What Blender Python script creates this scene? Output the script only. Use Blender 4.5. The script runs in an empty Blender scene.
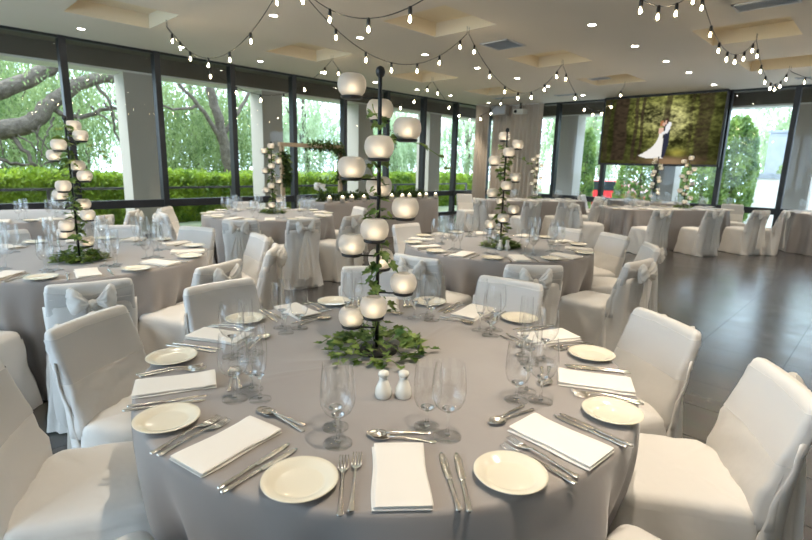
import bpy, math, random
import numpy as np
from mathutils import Vector, Matrix
from math import sin, cos, pi, radians, degrees, atan2, hypot, sqrt, exp

sc = bpy.context.scene
col = sc.collection
RN = random.Random(7)

# ------------------------------------------------------------------ camera
CAMZ = 1.457
cam_d = bpy.data.cameras.new('camera')
cam = bpy.data.objects.new('camera', cam_d)
col.objects.link(cam)
_r = Vector((0.7151522, 0.69850901, 0.02534746))
_u = Vector((-0.16184166, 0.13020132, 0.9781896))
_f = Vector((-0.67997398, 0.70365672, -0.20616162))
m3 = Matrix((_r, _u, -_f)).transposed()
cam.matrix_world = Matrix.Translation((0, 0, CAMZ)) @ m3.to_4x4()
cam_d.sensor_width = 36
cam_d.sensor_fit = 'HORIZONTAL'
cam_d.lens = 500.3 / 812 * 36
cam_d.clip_start = 0.02
cam_d.dof.use_dof = True
cam_d.dof.focus_distance = 1.75
cam_d.dof.aperture_fstop = 4.5
sc.camera = cam

# ------------------------------------------------------------------ materials
MATS = {}


def pmat(name, colr, rough=0.6, metal=0.0, spec=0.5, coat=0.0, sheen=0.0, noise=None, bump=None, trans=0.0, alpha=None):
    """procedural principled material; noise = (scale, second colour, amount), bump = (scale, strength, distance)"""
    m = bpy.data.materials.new(name)
    m.use_nodes = True
    nt = m.node_tree
    b = nt.nodes['Principled BSDF']
    b.inputs['Base Color'].default_value = (*colr, 1)
    b.inputs['Roughness'].default_value = rough
    b.inputs['Metallic'].default_value = metal
    b.inputs['Specular IOR Level'].default_value = spec
    b.inputs['Coat Weight'].default_value = coat
    b.inputs['Sheen Weight'].default_value = sheen
    tc = nt.nodes.new('ShaderNodeTexCoord')
    if noise:
        n = nt.nodes.new('ShaderNodeTexNoise')
        n.inputs['Scale'].default_value = noise[0]
        n.inputs['Detail'].default_value = 4
        mx = nt.nodes.new('ShaderNodeMix')
        mx.data_type = 'RGBA'
        mx.inputs['A'].default_value = (*colr, 1)
        mx.inputs['B'].default_value = (*noise[1], 1)
        rp = nt.nodes.new('ShaderNodeMapRange')
        rp.inputs['From Min'].default_value = 0.35
        rp.inputs['From Max'].default_value = 0.65
        rp.inputs['To Max'].default_value = noise[2]
        nt.links.new(tc.outputs['Object'], n.inputs['Vector'])
        nt.links.new(n.outputs['Fac'], rp.inputs['Value'])
        nt.links.new(rp.outputs['Result'], mx.inputs['Factor'])
        nt.links.new(mx.outputs['Result'], b.inputs['Base Color'])
    if bump:
        n = nt.nodes.new('ShaderNodeTexNoise')
        n.inputs['Scale'].default_value = bump[0]
        n.inputs['Detail'].default_value = 3
        bp = nt.nodes.new('ShaderNodeBump')
        bp.inputs['Strength'].default_value = bump[1]
        bp.inputs['Distance'].default_value = bump[2]
        nt.links.new(tc.outputs['Object'], n.inputs['Vector'])
        nt.links.new(n.outputs['Fac'], bp.inputs['Height'])
        nt.links.new(bp.outputs['Normal'], b.inputs['Normal'])
    MATS[name] = m
    return m


def shader_mix(name, build):
    m = bpy.data.materials.new(name)
    m.use_nodes = True
    nt = m.node_tree
    for n in list(nt.nodes):
        if n.type != 'OUTPUT_MATERIAL':
            nt.nodes.remove(n)
    out = [n for n in nt.nodes if n.type == 'OUTPUT_MATERIAL'][0]
    s = build(nt)
    nt.links.new(s, out.inputs['Surface'])
    MATS[name] = m
    return m


def emit(name, colr, strength):
    def f(nt):
        e = nt.nodes.new('ShaderNodeEmission')
        e.inputs['Color'].default_value = (*colr, 1)
        e.inputs['Strength'].default_value = strength
        return e.outputs[0]
    return shader_mix(name, f)


def glassy(name, tint, base=0.04, edge=0.75, power=4.0, rough=0.0, edge_tint=None):
    """thin clear glass: see-through face on, mirror-like and denser towards its rim"""
    def f(nt):
        lw = nt.nodes.new('ShaderNodeLayerWeight')
        lw.inputs['Blend'].default_value = 0.5
        pw = nt.nodes.new('ShaderNodeMath')
        pw.operation = 'POWER'
        pw.inputs[1].default_value = power
        nt.links.new(lw.outputs['Facing'], pw.inputs[0])
        mr = nt.nodes.new('ShaderNodeMapRange')
        mr.inputs['To Min'].default_value = base
        mr.inputs['To Max'].default_value = edge
        nt.links.new(pw.outputs[0], mr.inputs['Value'])
        t = nt.nodes.new('ShaderNodeBsdfTransparent')
        if edge_tint:
            mx = nt.nodes.new('ShaderNodeMix')
            mx.data_type = 'RGBA'
            mx.inputs['A'].default_value = (*tint, 1)
            mx.inputs['B'].default_value = (*edge_tint, 1)
            nt.links.new(pw.outputs[0], mx.inputs['Factor'])
            nt.links.new(mx.outputs['Result'], t.inputs['Color'])
        else:
            t.inputs['Color'].default_value = (*tint, 1)
        g = nt.nodes.new('ShaderNodeBsdfGlossy')
        g.inputs['Roughness'].default_value = rough
        mix = nt.nodes.new('ShaderNodeMixShader')
        nt.links.new(mr.outputs['Result'], mix.inputs['Fac'])
        nt.links.new(t.outputs[0], mix.inputs[1])
        nt.links.new(g.outputs[0], mix.inputs[2])
        return mix.outputs[0]
    return shader_mix(name, f)


def cloth_sheer(name, colr, clear):
    def f(nt):
        d = nt.nodes.new('ShaderNodeBsdfDiffuse')
        d.inputs['Color'].default_value = (*colr, 1)
        tl = nt.nodes.new('ShaderNodeBsdfTranslucent')
        tl.inputs['Color'].default_value = (*colr, 1)
        a = nt.nodes.new('ShaderNodeMixShader')
        a.inputs['Fac'].default_value = 0.2
        nt.links.new(d.outputs[0], a.inputs[1])
        nt.links.new(tl.outputs[0], a.inputs[2])
        t = nt.nodes.new('ShaderNodeBsdfTransparent')
        b = nt.nodes.new('ShaderNodeMixShader')
        b.inputs['Fac'].default_value = clear
        nt.links.new(a.outputs[0], b.inputs[1])
        nt.links.new(t.outputs[0], b.inputs[2])
        return b.outputs[0]
    return shader_mix(name, f)


def leafmat(name, c1, c2, scale, transl=0.35):
    def f(nt):
        tc = nt.nodes.new('ShaderNodeTexCoord')
        n = nt.nodes.new('ShaderNodeTexNoise')
        n.inputs['Scale'].default_value = scale
        n.inputs['Detail'].default_value = 5
        nt.links.new(tc.outputs['Object'], n.inputs['Vector'])
        r = nt.nodes.new('ShaderNodeValToRGB')
        r.color_ramp.elements[0].position = 0.35
        r.color_ramp.elements[0].color = (*c1, 1)
        r.color_ramp.elements[1].position = 0.65
        r.color_ramp.elements[1].color = (*c2, 1)
        nt.links.new(n.outputs['Fac'], r.inputs['Fac'])
        d = nt.nodes.new('ShaderNodeBsdfPrincipled')
        d.inputs['Roughness'].default_value = 0.5
        nt.links.new(r.outputs['Color'], d.inputs['Base Color'])
        tl = nt.nodes.new('ShaderNodeBsdfTranslucent')
        nt.links.new(r.outputs['Color'], tl.inputs['Color'])
        a = nt.nodes.new('ShaderNodeMixShader')
        a.inputs['Fac'].default_value = transl
        nt.links.new(d.outputs[0], a.inputs[1])
        nt.links.new(tl.outputs[0], a.inputs[2])
        return a.outputs[0]
    return shader_mix(name, f)


pmat('chair_cloth', (0.70, 0.675, 0.64), 0.8, sheen=0.15, noise=(6, (0.71, 0.685, 0.65), 0.5), bump=(7, 0.45, 0.014))
pmat('taupe_cloth', (0.335, 0.305, 0.287), 0.72, sheen=0.3, noise=(3, (0.30, 0.272, 0.258), 0.6), bump=(7, 0.2, 0.01))
pmat('napkin_linen', (0.84, 0.80, 0.74), 0.85, bump=(60, 0.15, 0.002))
pmat('cream_china', (0.80, 0.745, 0.61), 0.16, coat=0.4)
pmat('white_china', (0.85, 0.82, 0.74), 0.14, coat=0.4)
pmat('steel', (0.78, 0.75, 0.70), 0.2, metal=1.0)
pmat('black_iron', (0.012, 0.012, 0.013), 0.4)
pmat('frame_black', (0.016, 0.018, 0.022), 0.45)
pmat('ceiling_paint', (0.72, 0.655, 0.575), 0.9, noise=(1.2, (0.70, 0.635, 0.555), 0.5))
pmat('coffer_glow_tone', (0.74, 0.65, 0.49), 0.9)  # warm glow of the bulb strings put into the recess colour
pmat('wall_paint', (0.62, 0.58, 0.52), 0.9)
pmat('soffit_paint', (0.13, 0.115, 0.09), 0.9)
pmat('column_paint', (0.44, 0.41, 0.355), 0.85)
pmat('beam_bounce_tone', (0.72, 0.72, 0.66), 0.85)  # light bounced up from the ground, put into a pale colour
pmat('curtain_cloth', (0.58, 0.51, 0.43), 0.85, sheen=0.2)
pmat('grey_plastic', (0.42, 0.40, 0.37), 0.5)
pmat('vent_grey', (0.36, 0.40, 0.46), 0.5)
pmat('vent_white', (0.62, 0.62, 0.62), 0.6)
pmat('white_trim', (0.8, 0.78, 0.74), 0.5)
pmat('pale_timber', (0.62, 0.46, 0.31), 0.6, noise=(12, (0.52, 0.37, 0.24), 0.6))
pmat('bark', (0.075, 0.058, 0.042), 0.9, noise=(9, (0.15, 0.12, 0.09), 0.9), bump=(14, 0.8, 0.05))
pmat('lawn', (0.17, 0.20, 0.10), 0.95, noise=(3, (0.25, 0.26, 0.16), 0.8))
pmat('pale_paving', (0.75, 0.74, 0.72), 0.8, noise=(2, (0.68, 0.67, 0.66), 0.7))
pmat('slate_fence', (0.26, 0.29, 0.33), 0.8, noise=(4, (0.2, 0.23, 0.27), 0.7))
pmat('car_red', (0.55, 0.03, 0.04), 0.25, coat=0.8)
pmat('car_glass', (0.02, 0.025, 0.03), 0.1)
pmat('tyre', (0.02, 0.02, 0.02), 0.8)
pmat('dark_rail', (0.06, 0.06, 0.06), 0.5)
pmat('petal_white', (0.85, 0.84, 0.8), 0.7)
pmat('wax', (0.85, 0.78, 0.62), 0.5)
cloth_sheer('organza', (0.90, 0.89, 0.88), 0.45)
cloth_sheer('organza_bow', (0.86, 0.84, 0.80), 0.22)
glassy('stemware', (0.99, 0.992, 0.992), 0.075, 0.8, 3.4, 0.06, (0.88, 0.88, 0.88))
glassy('stem_glass', (0.988, 0.99, 0.99), 0.035, 0.4, 5.0, 0.06, (0.70, 0.70, 0.70))
glassy('far_stemware', (0.985, 0.99, 0.99), 0.12, 0.95, 2.6, 0.10, (0.9, 0.9, 0.9))
_g = pmat('solid_glass', (0.98, 0.985, 0.985), 0.01)
_g.node_tree.nodes['Principled BSDF'].inputs['Transmission Weight'].default_value = 1.0
_g.node_tree.nodes['Principled BSDF'].inputs['IOR'].default_value = 1.45
glassy('window_glass', (0.95, 0.97, 0.96), 0.028, 0.8, 5.0)
glassy('bulb_glass', (1, 0.97, 0.9), 0.05, 0.6, 3.0)
emit('bulb_glow', (1.0, 0.80, 0.52), 45)
emit('downlight_glow', (1.0, 0.90, 0.74), 30)
emit('flame', (1.0, 0.80, 0.55), 11)
leafmat('ivy_green', (0.035, 0.10, 0.02), (0.30, 0.40, 0.10), 26, 0.25)
leafmat('garland_green', (0.02, 0.05, 0.012), (0.10, 0.15, 0.03), 14, 0.2)
leafmat('hedge_green', (0.09, 0.18, 0.02), (0.40, 0.52, 0.05), 2.6, 0.4)
leafmat('willow_green', (0.085, 0.15, 0.04), (0.31, 0.40, 0.17), 1.6, 0.5)
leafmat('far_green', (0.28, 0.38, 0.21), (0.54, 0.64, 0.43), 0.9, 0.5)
leafmat('bush_green', (0.09, 0.19, 0.05), (0.34, 0.47, 0.12), 3.0, 0.4)


def bowl_mat(nt):
    d = nt.nodes.new('ShaderNodeBsdfPrincipled')
    d.inputs['Base Color'].default_value = (0.58, 0.565, 0.55, 1)
    d.inputs['Roughness'].default_value = 0.35
    tl = nt.nodes.new('ShaderNodeBsdfTranslucent')
    tl.inputs['Color'].default_value = (0.9, 0.86, 0.79, 1)
    a = nt.nodes.new('ShaderNodeMixShader')
    a.inputs['Fac'].default_value = 0.36
    nt.links.new(d.outputs[0], a.inputs[1])
    nt.links.new(tl.outputs[0], a.inputs[2])
    g = nt.nodes.new('ShaderNodeBsdfRefraction')
    g.inputs['Color'].default_value = (1.0, 0.95, 0.88, 1)
    g.inputs['Roughness'].default_value = 0.9
    g.inputs['IOR'].default_value = 1.6
    b = nt.nodes.new('ShaderNodeMixShader')
    b.inputs['Fac'].default_value = 0.22
    nt.links.new(a.outputs[0], b.inputs[1])
    nt.links.new(g.outputs[0], b.inputs[2])
    return b.outputs[0]


shader_mix('frosted_glass', bowl_mat)


def tile_mat():
    m = pmat('slate_tile', (0.05, 0.05, 0.052), 0.30, spec=0.7)
    nt = m.node_tree
    b = nt.nodes['Principled BSDF']
    tc = nt.nodes.new('ShaderNodeTexCoord')
    mp = nt.nodes.new('ShaderNodeMapping')
    mp.inputs['Rotation'].default_value = (0, 0, 0)
    mp.inputs['Location'].default_value = (1.03 % 0.61, 0.10, 0)
    br = nt.nodes.new('ShaderNodeTexBrick')
    br.offset = 0.0
    br.inputs['Color1'].default_value = (0.088, 0.083, 0.080, 1)
    br.inputs['Color2'].default_value = (0.070, 0.067, 0.066, 1)
    br.inputs['Mortar'].default_value = (0.02, 0.02, 0.02, 1)
    br.inputs['Scale'].default_value = 1.0
    br.inputs['Mortar Size'].default_value = 0.0045
    br.inputs['Mortar Smooth'].default_value = 0.3
    br.inputs['Brick Width'].default_value = 0.61
    br.inputs['Row Height'].default_value = 0.44
    nt.links.new(tc.outputs['Object'], mp.inputs['Vector'])
    nt.links.new(mp.outputs[0], br.inputs['Vector'])
    sp = nt.nodes.new('ShaderNodeMapRange')
    sp.inputs['To Min'].default_value = 0.7
    sp.inputs['To Max'].default_value = 0.25
    nt.links.new(br.outputs['Fac'], sp.inputs['Value'])
    nt.links.new(sp.outputs['Result'], b.inputs['Specular IOR Level'])
    n = nt.nodes.new('ShaderNodeTexNoise')
    n.inputs['Scale'].default_value = 5
    n.inputs['Detail'].default_value = 6
    nt.links.new(tc.outputs['Object'], n.inputs['Vector'])
    mx = nt.nodes.new('ShaderNodeMix')
    mx.data_type = 'RGBA'
    mx.blend_type = 'MULTIPLY'
    mx.inputs['Factor'].default_value = 0.35
    nt.links.new(br.outputs['Color'], mx.inputs['A'])
    nt.links.new(n.outputs['Color'], mx.inputs['B'])
    nt.links.new(mx.outputs['Result'], b.inputs['Base Color'])
    mr = nt.nodes.new('ShaderNodeMapRange')
    mr.inputs['To Min'].default_value = 0.16
    mr.inputs['To Max'].default_value = 0.30
    nt.links.new(n.outputs['Fac'], mr.inputs['Value'])
    nt.links.new(mr.outputs['Result'], b.inputs['Roughness'])
    bp = nt.nodes.new('ShaderNodeBump')
    bp.inputs['Strength'].default_value = 0.12
    bp.inputs['Distance'].default_value = 0.006
    nt.links.new(n.outputs['Fac'], bp.inputs['Height'])
    nt.links.new(bp.outputs['Normal'], b.inputs['Normal'])


tile_mat()


# ------------------------------------------------------------------ mesh helpers
class MB:
    def __init__(self):
        self.v, self.f = [], []

    def add(self, vs, fs):
        b = len(self.v)
        self.v += [tuple(p) for p in vs]
        self.f += [tuple(b + i for i in q) for q in fs]
        return self

    def box(self, x0, x1, y0, y1, z0, z1):
        v = [(x, y, z) for z in (z0, z1) for y in (y0, y1) for x in (x0, x1)]
        return self.add(v, [(0, 2, 3, 1), (4, 5, 7, 6), (0, 1, 5, 4), (2, 6, 7, 3), (0, 4, 6, 2), (1, 3, 7, 5)])

    def rings(self, rs, cap0=True, cap1=True, closed=True):
        n = len(rs[0])
        v = [p for r in rs for p in r]
        f = []
        for i in range(len(rs) - 1):
            for j in range(n if closed else n - 1):
                k = (j + 1) % n
                f.append((i * n + j, i * n + k, (i + 1) * n + k, (i + 1) * n + j))
        if cap0:
            f.append(tuple(range(n - 1, -1, -1)))
        if cap1:
            f.append(tuple((len(rs) - 1) * n + j for j in range(n)))
        return self.add(v, f)

    def lathe(self, prof, n=24, c=(0, 0, 0), cap0=True, cap1=True):
        rs = [[(c[0] + r * cos(2 * pi * j / n), c[1] + r * sin(2 * pi * j / n), c[2] + z) for j in range(n)] for r, z in prof]
        return self.rings(rs, cap0, cap1)

    def tube(self, path, rad, n=8):
        P = [Vector(p) for p in path]
        rs = []
        ref = None
        for i, p in enumerate(P):
            t = (P[min(i + 1, len(P) - 1)] - P[max(i - 1, 0)]).normalized()
            if ref is None:
                ref = Vector((0, 0, 1)) if abs(t.z) < 0.9 else Vector((1, 0, 0))
            a = t.cross(ref)
            if a.length < 1e-4:
                a = t.cross(Vector((0, 1, 0)))
            a.normalize()
            b = a.cross(t)
            ref = b if False else ref
            r = rad(i / (len(P) - 1)) if callable(rad) else rad
            rs.append([tuple(p + a * (r * cos(2 * pi * j / n)) + b * (r * sin(2 * pi * j / n))) for j in range(n)])
        return self.rings(rs)

    def grid(self, fn, nu, nv):
        v = [fn(i / nu, j / nv) for j in range(nv + 1) for i in range(nu + 1)]
        f = [(j * (nu + 1) + i, j * (nu + 1) + i + 1, (j + 1) * (nu + 1) + i + 1, (j + 1) * (nu + 1) + i) for j in range(nv) for i in range(nu)]
        return self.add(v, f)

    def build(self, name, mat, parent=None, smooth=True, sharp=None, bevel=None, solid=None, sub=0):
        me = bpy.data.meshes.new(name)
        me.from_pydata(self.v, [], self.f)
        me.materials.append(MATS[mat])
        me.polygons.foreach_set('use_smooth', [smooth] * len(me.polygons))
        if smooth and sharp:
            me.set_sharp_from_angle(angle=radians(sharp))
        me.update()
        o = bpy.data.objects.new(name, me)
        col.objects.link(o)
        if parent is not None:
            o.parent = parent
        if solid:
            s = o.modifiers.new('solid', 'SOLIDIFY')
            s.thickness = solid
            s.offset = 0
        if bevel:
            b = o.modifiers.new('bevel', 'BEVEL')
            b.width = bevel
            b.segments = 2
            b.limit_method = 'ANGLE'
        if sub:
            s = o.modifiers.new('sub', 'SUBSURF')
            s.levels = s.render_levels = sub
        return o


def tag(o, label=None, cat=None, group=None, kind=None):
    if label:
        o['label'] = label
    if cat:
        o['category'] = cat
    if group:
        o['group'] = group
    if kind:
        o['kind'] = kind
    return o


def thing(name, label, cat, loc=(0, 0, 0), rz=0.0, group=None, kind=None):
    o = bpy.data.objects.new(name, None)
    o.empty_display_size = 0.05
    col.objects.link(o)
    o.location = loc
    o.rotation_euler = (0, 0, rz)
    return tag(o, label, cat, group, kind)


def dup(root, loc=None, rz=None, label=None, group=None, skip=()):
    r = root.copy()
    col.objects.link(r)
    if loc is not None:
        r.location = loc
    if rz is not None:
        r.rotation_euler = (0, 0, rz)
    if label:
        r['label'] = label
    if group:
        r['group'] = group
    for ch in (CH[root.name] if root.name in CH else kids(root)):
        if ch.name.split('.')[0] in skip:
            continue
        c = ch.copy()
        col.objects.link(c)
        c.parent = r
        for g in (CH[ch.name] if ch.name in CH else kids(ch)):
            d = g.copy()
            col.objects.link(d)
            d.parent = c
    return r


CH = {}


def kids(o):
    return list(o.children)


def freeze(root):
    """remember the parts of a first-of-its-kind thing, for quick copying"""
    CH[root.name] = list(root.children)
    for c in root.children:
        CH[c.name] = list(c.children)


def structure(o):
    o['kind'] = 'structure'
    return o


def sm(a, b, x):
    t = min(1, max(0, (x - a) / (b - a)))
    return t * t * (3 - 2 * t)


def wob(x, seed):
    """smooth pseudo-noise in one variable, about -1..1"""
    return (sin(x * 1.0 + seed * 1.7) + 0.6 * sin(x * 2.17 + seed * 3.1) + 0.4 * sin(x * 3.71 + seed * 5.3)) / 2.0


# ------------------------------------------------------------------ room shell
XW, YB, CZ = -9.72, 13.6, 3.29
XR, YR = 3.2, -3.2
structure(MB().box(XW - 0.06, XR, YR, YB + 0.06, -0.1, 0.0).build('floor', 'slate_tile', smooth=False))

# ceiling with square recesses
CXS, CYS, CS = (-7.62, -4.68, -1.79, 1.1), (-0.5, 2.43, 5.36, 8.27, 10.85), 0.53
xs = sorted([XW, XR] + [c + d for c in CXS for d in (-CS, CS)])
ys = sorted([YR, YB] + [c + d for c in CYS for d in (-CS, CS)])
cb, cf = MB(), MB()


def in_cof(x, y):
    return any(abs(x - c) < CS for c in CXS) and any(abs(y - c) < CS for c in CYS)


for i in range(len(xs) - 1):
    for j in range(len(ys) - 1):
        x0, x1, y0, y1 = xs[i], xs[i + 1], ys[j], ys[j + 1]
        if in_cof((x0 + x1) / 2, (y0 + y1) / 2):
            h = CZ + 0.19
            cf.add([(x0, y0, h), (x1, y0, h), (x1, y1, h), (x0, y1, h)], [(0, 3, 2, 1)])
            for a, b in (((x0, y0), (x1, y0)), ((x1, y0), (x1, y1)), ((x1, y1), (x0, y1)), ((x0, y1), (x0, y0))):
                cf.add([(*a, CZ), (*b, CZ), (*b, h), (*a, h)], [(0, 1, 2, 3)])
        else:
            cb.add([(x0, y0, CZ), (x1, y0, CZ), (x1, y1, CZ), (x0, y1, CZ)], [(0, 3, 2, 1)])
ceil = structure(cb.build('ceiling', 'ceiling_paint', smooth=False))
cof = cf.build('recess', 'coffer_glow_tone', ceil, smooth=False)
structure(MB().box(-11.05, XR + 3, YR - 0.4, 14.95, CZ + 0.25, CZ + 0.5).build('roof', 'soffit_paint', smooth=False))
structure(MB().box(XR, XR + 0.15, YR, YB, 0, CZ + 0.2).build('wall_right', 'wall_paint', smooth=False))
RXS = (-9.68, -8.2, -6.7, -5.2, -3.7, -2.2, -0.7)
structure(MB().box(-0.65, XR, YR - 0.15, YR, 0, CZ + 0.2).build('wall_rear', 'wall_paint', smooth=False))
tag(MB().box(XR - 0.02, XR, YR, YB, 0, 0.1).build('baseboard_right', 'white_trim', smooth=False), kind='structure')

# windows along the left wall and the back wall
wn = 0


def window(axis, a0, a1, rear=False):
    """one bay from a0 to a1 along its wall: frame (upright, transom, bottom and top rail) and two panes"""
    global wn
    wn += 1
    w = thing('window_%d' % wn, None, None, kind='structure')
    f = MB()

    def bx(m, u0, u1, d0, d1, z0, z1):
        if rear:
            m.box(u0, u1, YR - d1, YR - d0, z0, z1)
        elif axis == 'Y':
            m.box(XW - d1, XW - d0, u0, u1, z0, z1)
        else:
            m.box(u0, u1, YB + d0, YB + d1, z0, z1)
    bx(f, a0 - 0.05, a0 + 0.05, -0.02, 0.14, 0.0, CZ)
    bx(f, a0 + 0.05, a1 - 0.05, 0.0, 0.1, 0.575, 0.715)
    bx(f, a0 + 0.05, a1 - 0.05, 0.0, 0.1, 0.0, 0.09)
    bx(f, a0 + 0.05, a1 - 0.05, 0.0, 0.1, CZ - 0.04, CZ)
    f.build('frame', 'frame_black', w, smooth=False)
    for z0, z1 in ((0.715, CZ - 0.04), (0.09, 0.575)):
        m = MB()
        if axis == 'Y':
            x = XW - 0.05
            m.add([(x, a0 + 0.05, z0), (x, a1 - 0.05, z0), (x, a1 - 0.05, z1), (x, a0 + 0.05, z1)], [(0, 1, 2, 3)])
        else:
            y = YR - 0.05 if rear else YB + 0.05
            m.add([(a0 + 0.05, y, z0), (a1 - 0.05, y, z0), (a1 - 0.05, y, z1), (a0 + 0.05, y, z1)], [(0, 1, 2, 3)])
        m.build('pane', 'window_glass', w, smooth=False)


MY = [2.2 + 1.41 * k for k in range(-3, 9)]
for k in range(len(MY) - 1):
    window('Y', MY[k], MY[k + 1])
window('Y', MY[-1], YB)
MX = [-9.7, -8.75, -7.3, -5.86, -4.45, -3.09, -1.85, -0.45, 0.95, 2.3]
for k in range(len(MX) - 1):
    window('X', MX[k], MX[k + 1])
for k in range(len(RXS) - 1):
    window('X', RXS[k], RXS[k + 1], rear=True)
structure(MB().box(XW - 0.1, XW, YR, MY[0] - 0.05, 0, CZ).build('wall_left', 'wall_paint', smooth=False))

# roof overhang, its edge beam and the white columns outside
structure(MB().box(-11.05, -10.5, YR - 3, 14.95, 3.02, 3.6).build('beam_left', 'soffit_paint', smooth=False))
structure(MB().box(-10.5, XR + 3, 14.4, 14.95, 3.02, 3.6).build('beam_back', 'soffit_paint', smooth=False))
structure(MB().box(-11.0, XW - 0.1, YR - 3, 14.9, CZ + 0.02, CZ + 0.1).build('ceiling_soffit', 'soffit_paint', smooth=False))
structure(MB().box(XW - 0.1, XR + 3, YB + 0.15, 14.9, CZ + 0.02, CZ + 0.1).build('ceiling_soffit.001', 'soffit_paint', smooth=False))
for y in (-2.35, 0.48, 3.29, 6.1, 8.92, 11.75):
    structure(MB().box(-11.02, -10.5, y, y + 0.52, -0.1, 2.985).build('column', 'column_paint', smooth=False))
for x in (-7.6, -4.8, -1.99, 0.8):
    structure(MB().box(x, x + 0.54, 14.4, 14.9, -0.75, 2.985).build('column', 'column_paint', smooth=False))

structure(MB().box(-11.05, -10.5, YR - 3, 14.95, 2.985, 3.02).build('lit_underside_1', 'beam_bounce_tone', smooth=False))  # added pale strips: the beams' undersides coloured as if lit from below
structure(MB().box(-10.5, XR + 3, 14.4, 14.95, 2.985, 3.02).build('lit_underside_2', 'beam_bounce_tone', smooth=False))

# ground outside
structure(MB().box(-45, XW - 0.1, -25, 45, -0.9, -0.1).build('ground', 'lawn', smooth=False))
structure(MB().box(XW - 0.1, 30, YB + 0.1, 45, -0.85, -0.75).build('ground.001', 'pale_paving', smooth=False))


# ------------------------------------------------------------------ plants outside
def leaf_mesh(name, mat, P, D, L, W, parent=None, seed=0):
    """quads: centre points P, long directions D, lengths L, widths W (numpy)"""
    rg = np.random.default_rng(seed)
    n = len(P)
    D = D / (np.linalg.norm(D, axis=1, keepdims=True) + 1e-9)
    R = rg.normal(size=(n, 3))
    S = np.cross(D, R)
    S /= (np.linalg.norm(S, axis=1, keepdims=True) + 1e-9)
    L = np.asarray(L).reshape(-1, 1) * np.ones((n, 1))
    W = np.asarray(W).reshape(-1, 1) * np.ones((n, 1))
    v = np.empty((n, 4, 3))
    v[:, 0] = P - D * L / 2
    v[:, 1] = P + S * W / 2
    v[:, 2] = P + D * L / 2
    v[:, 3] = P - S * W / 2
    me = bpy.data.meshes.new(name)
    me.vertices.add(n * 4)
    me.vertices.foreach_set('co', v.reshape(-1))
    me.loops.add(n * 4)
    me.loops.foreach_set('vertex_index', np.arange(n * 4, dtype=np.int32))
    me.polygons.add(n)
    me.polygons.foreach_set('loop_start', np.arange(0, n * 4, 4, dtype=np.int32))
    me.materials.append(MATS[mat])
    me.update(calc_edges=True)
    me.validate()
    o = bpy.data.objects.new(name, me)
    col.objects.link(o)
    if parent is not None:
        o.parent = parent
    return o


def hedge(label, x, y0, y1, z1, seed):
    rg = np.random.default_rng(seed)
    t = thing('hedge', label, 'hedge', (x, y0, -0.1))
    ln = y1 - y0
    n = int(ln * 1900)
    P = np.empty((n, 3))
    P[:, 1] = rg.uniform(0, ln, n)
    side = rg.uniform(0, 1, n)
    top = side < 0.45
    P[:, 0] = np.where(top, rg.uniform(-0.55, 0.55, n), 0.5 + rg.normal(0, 0.07, n))
    hz = z1 + 0.1
    P[:, 2] = np.where(top, hz + rg.normal(0, 0.05, n) + 0.04 * np.sin(P[:, 1] * 2.3), rg.uniform(0.0, hz, n))
    D = rg.normal(size=(n, 3)) + np.array([0.5, 0, 0.7])
    leaf_mesh('foliage', 'hedge_green', P, D, rg.uniform(0.08, 0.15, n), 0.05, t, seed)
    MB().box(-0.5, 0.42, 0, ln, 0, hz - 0.08).build('branch_mass', 'hedge_green', t, smooth=False)
    return t


hedge('clipped bright green hedge along the tree windows', -13.3, -1.0, 17.5, 1.05, 3)


def fence(label, x, y0, y1):
    t = thing('railing', label, 'railing', (x, y0, -0.1))
    ln = y1 - y0
    for z in (0.88, 0.55):
        MB().box(-0.02, 0.02, 0, ln, z, z + 0.05).build('rail', 'dark_rail', t, smooth=False)
    for k in range(int(ln / 1.9) + 1):
        MB().box(-0.03, 0.03, k * 1.9 - 0.03, k * 1.9 + 0.03, 0, 0.93).build('post', 'dark_rail', t, smooth=False)


fence('low dark metal railing in front of the clipped hedge', -11.9, 0.3, 15.5)


def limb(path, r0, r1, parent, name='branch', seed=0):
    rr = random.Random(seed)
    P = [Vector(p) for p in path]
    pts = []
    for i in range(len(P) - 1):
        for k in range(6):
            t = k / 6
            a, b, c, d = P[max(i - 1, 0)], P[i], P[i + 1], P[min(i + 2, len(P) - 1)]
            q = 0.5 * ((2 * b) + (-a + c) * t + (2 * a - 5 * b + 4 * c - d) * t * t + (-a + 3 * b - 3 * c + d) * t ** 3)
            pts.append(q + Vector((rr.uniform(-1, 1), rr.uniform(-1, 1), rr.uniform(-1, 1))) * 0.03)
    pts.append(P[-1])
    return MB().tube(pts, lambda t: r0 + (r1 - r0) * t, 9).build(name, 'bark', parent)


def strands(n, centre, radii, seed, hang=(0.7, 1.8), step=0.075, L=0.13, W=0.035, mat='willow_green', parent=None):
    rg = np.random.default_rng(seed)
    P, D = [], []
    for _ in range(n):
        d = rg.normal(size=3)
        d /= np.linalg.norm(d)
        p = np.array(centre) + d * np.array(radii) * rg.uniform(0.35, 1.0)
        ln = rg.uniform(*hang)
        k = int(ln / step)
        sway = rg.normal(0, 0.12, 2)
        s = np.arange(k) * step
        q = np.stack([p[0] + sway[0] * s, p[1] + sway[1] * s, p[2] - s], 1) + rg.normal(0, 0.035, (k, 3))
        P.append(q)
        dd = rg.normal(0, 0.55, (k, 3)) + np.array([0, 0, -1.0])
        D.append(dd)
    P = np.concatenate(P)
    D = np.concatenate(D)
    keep = P[:, 2] > 0.1
    P, D = P[keep], D[keep]
    return leaf_mesh('crown', mat, P, D, rg.uniform(0.6, 1.2, len(P)) * L, W, parent, seed)


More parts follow.
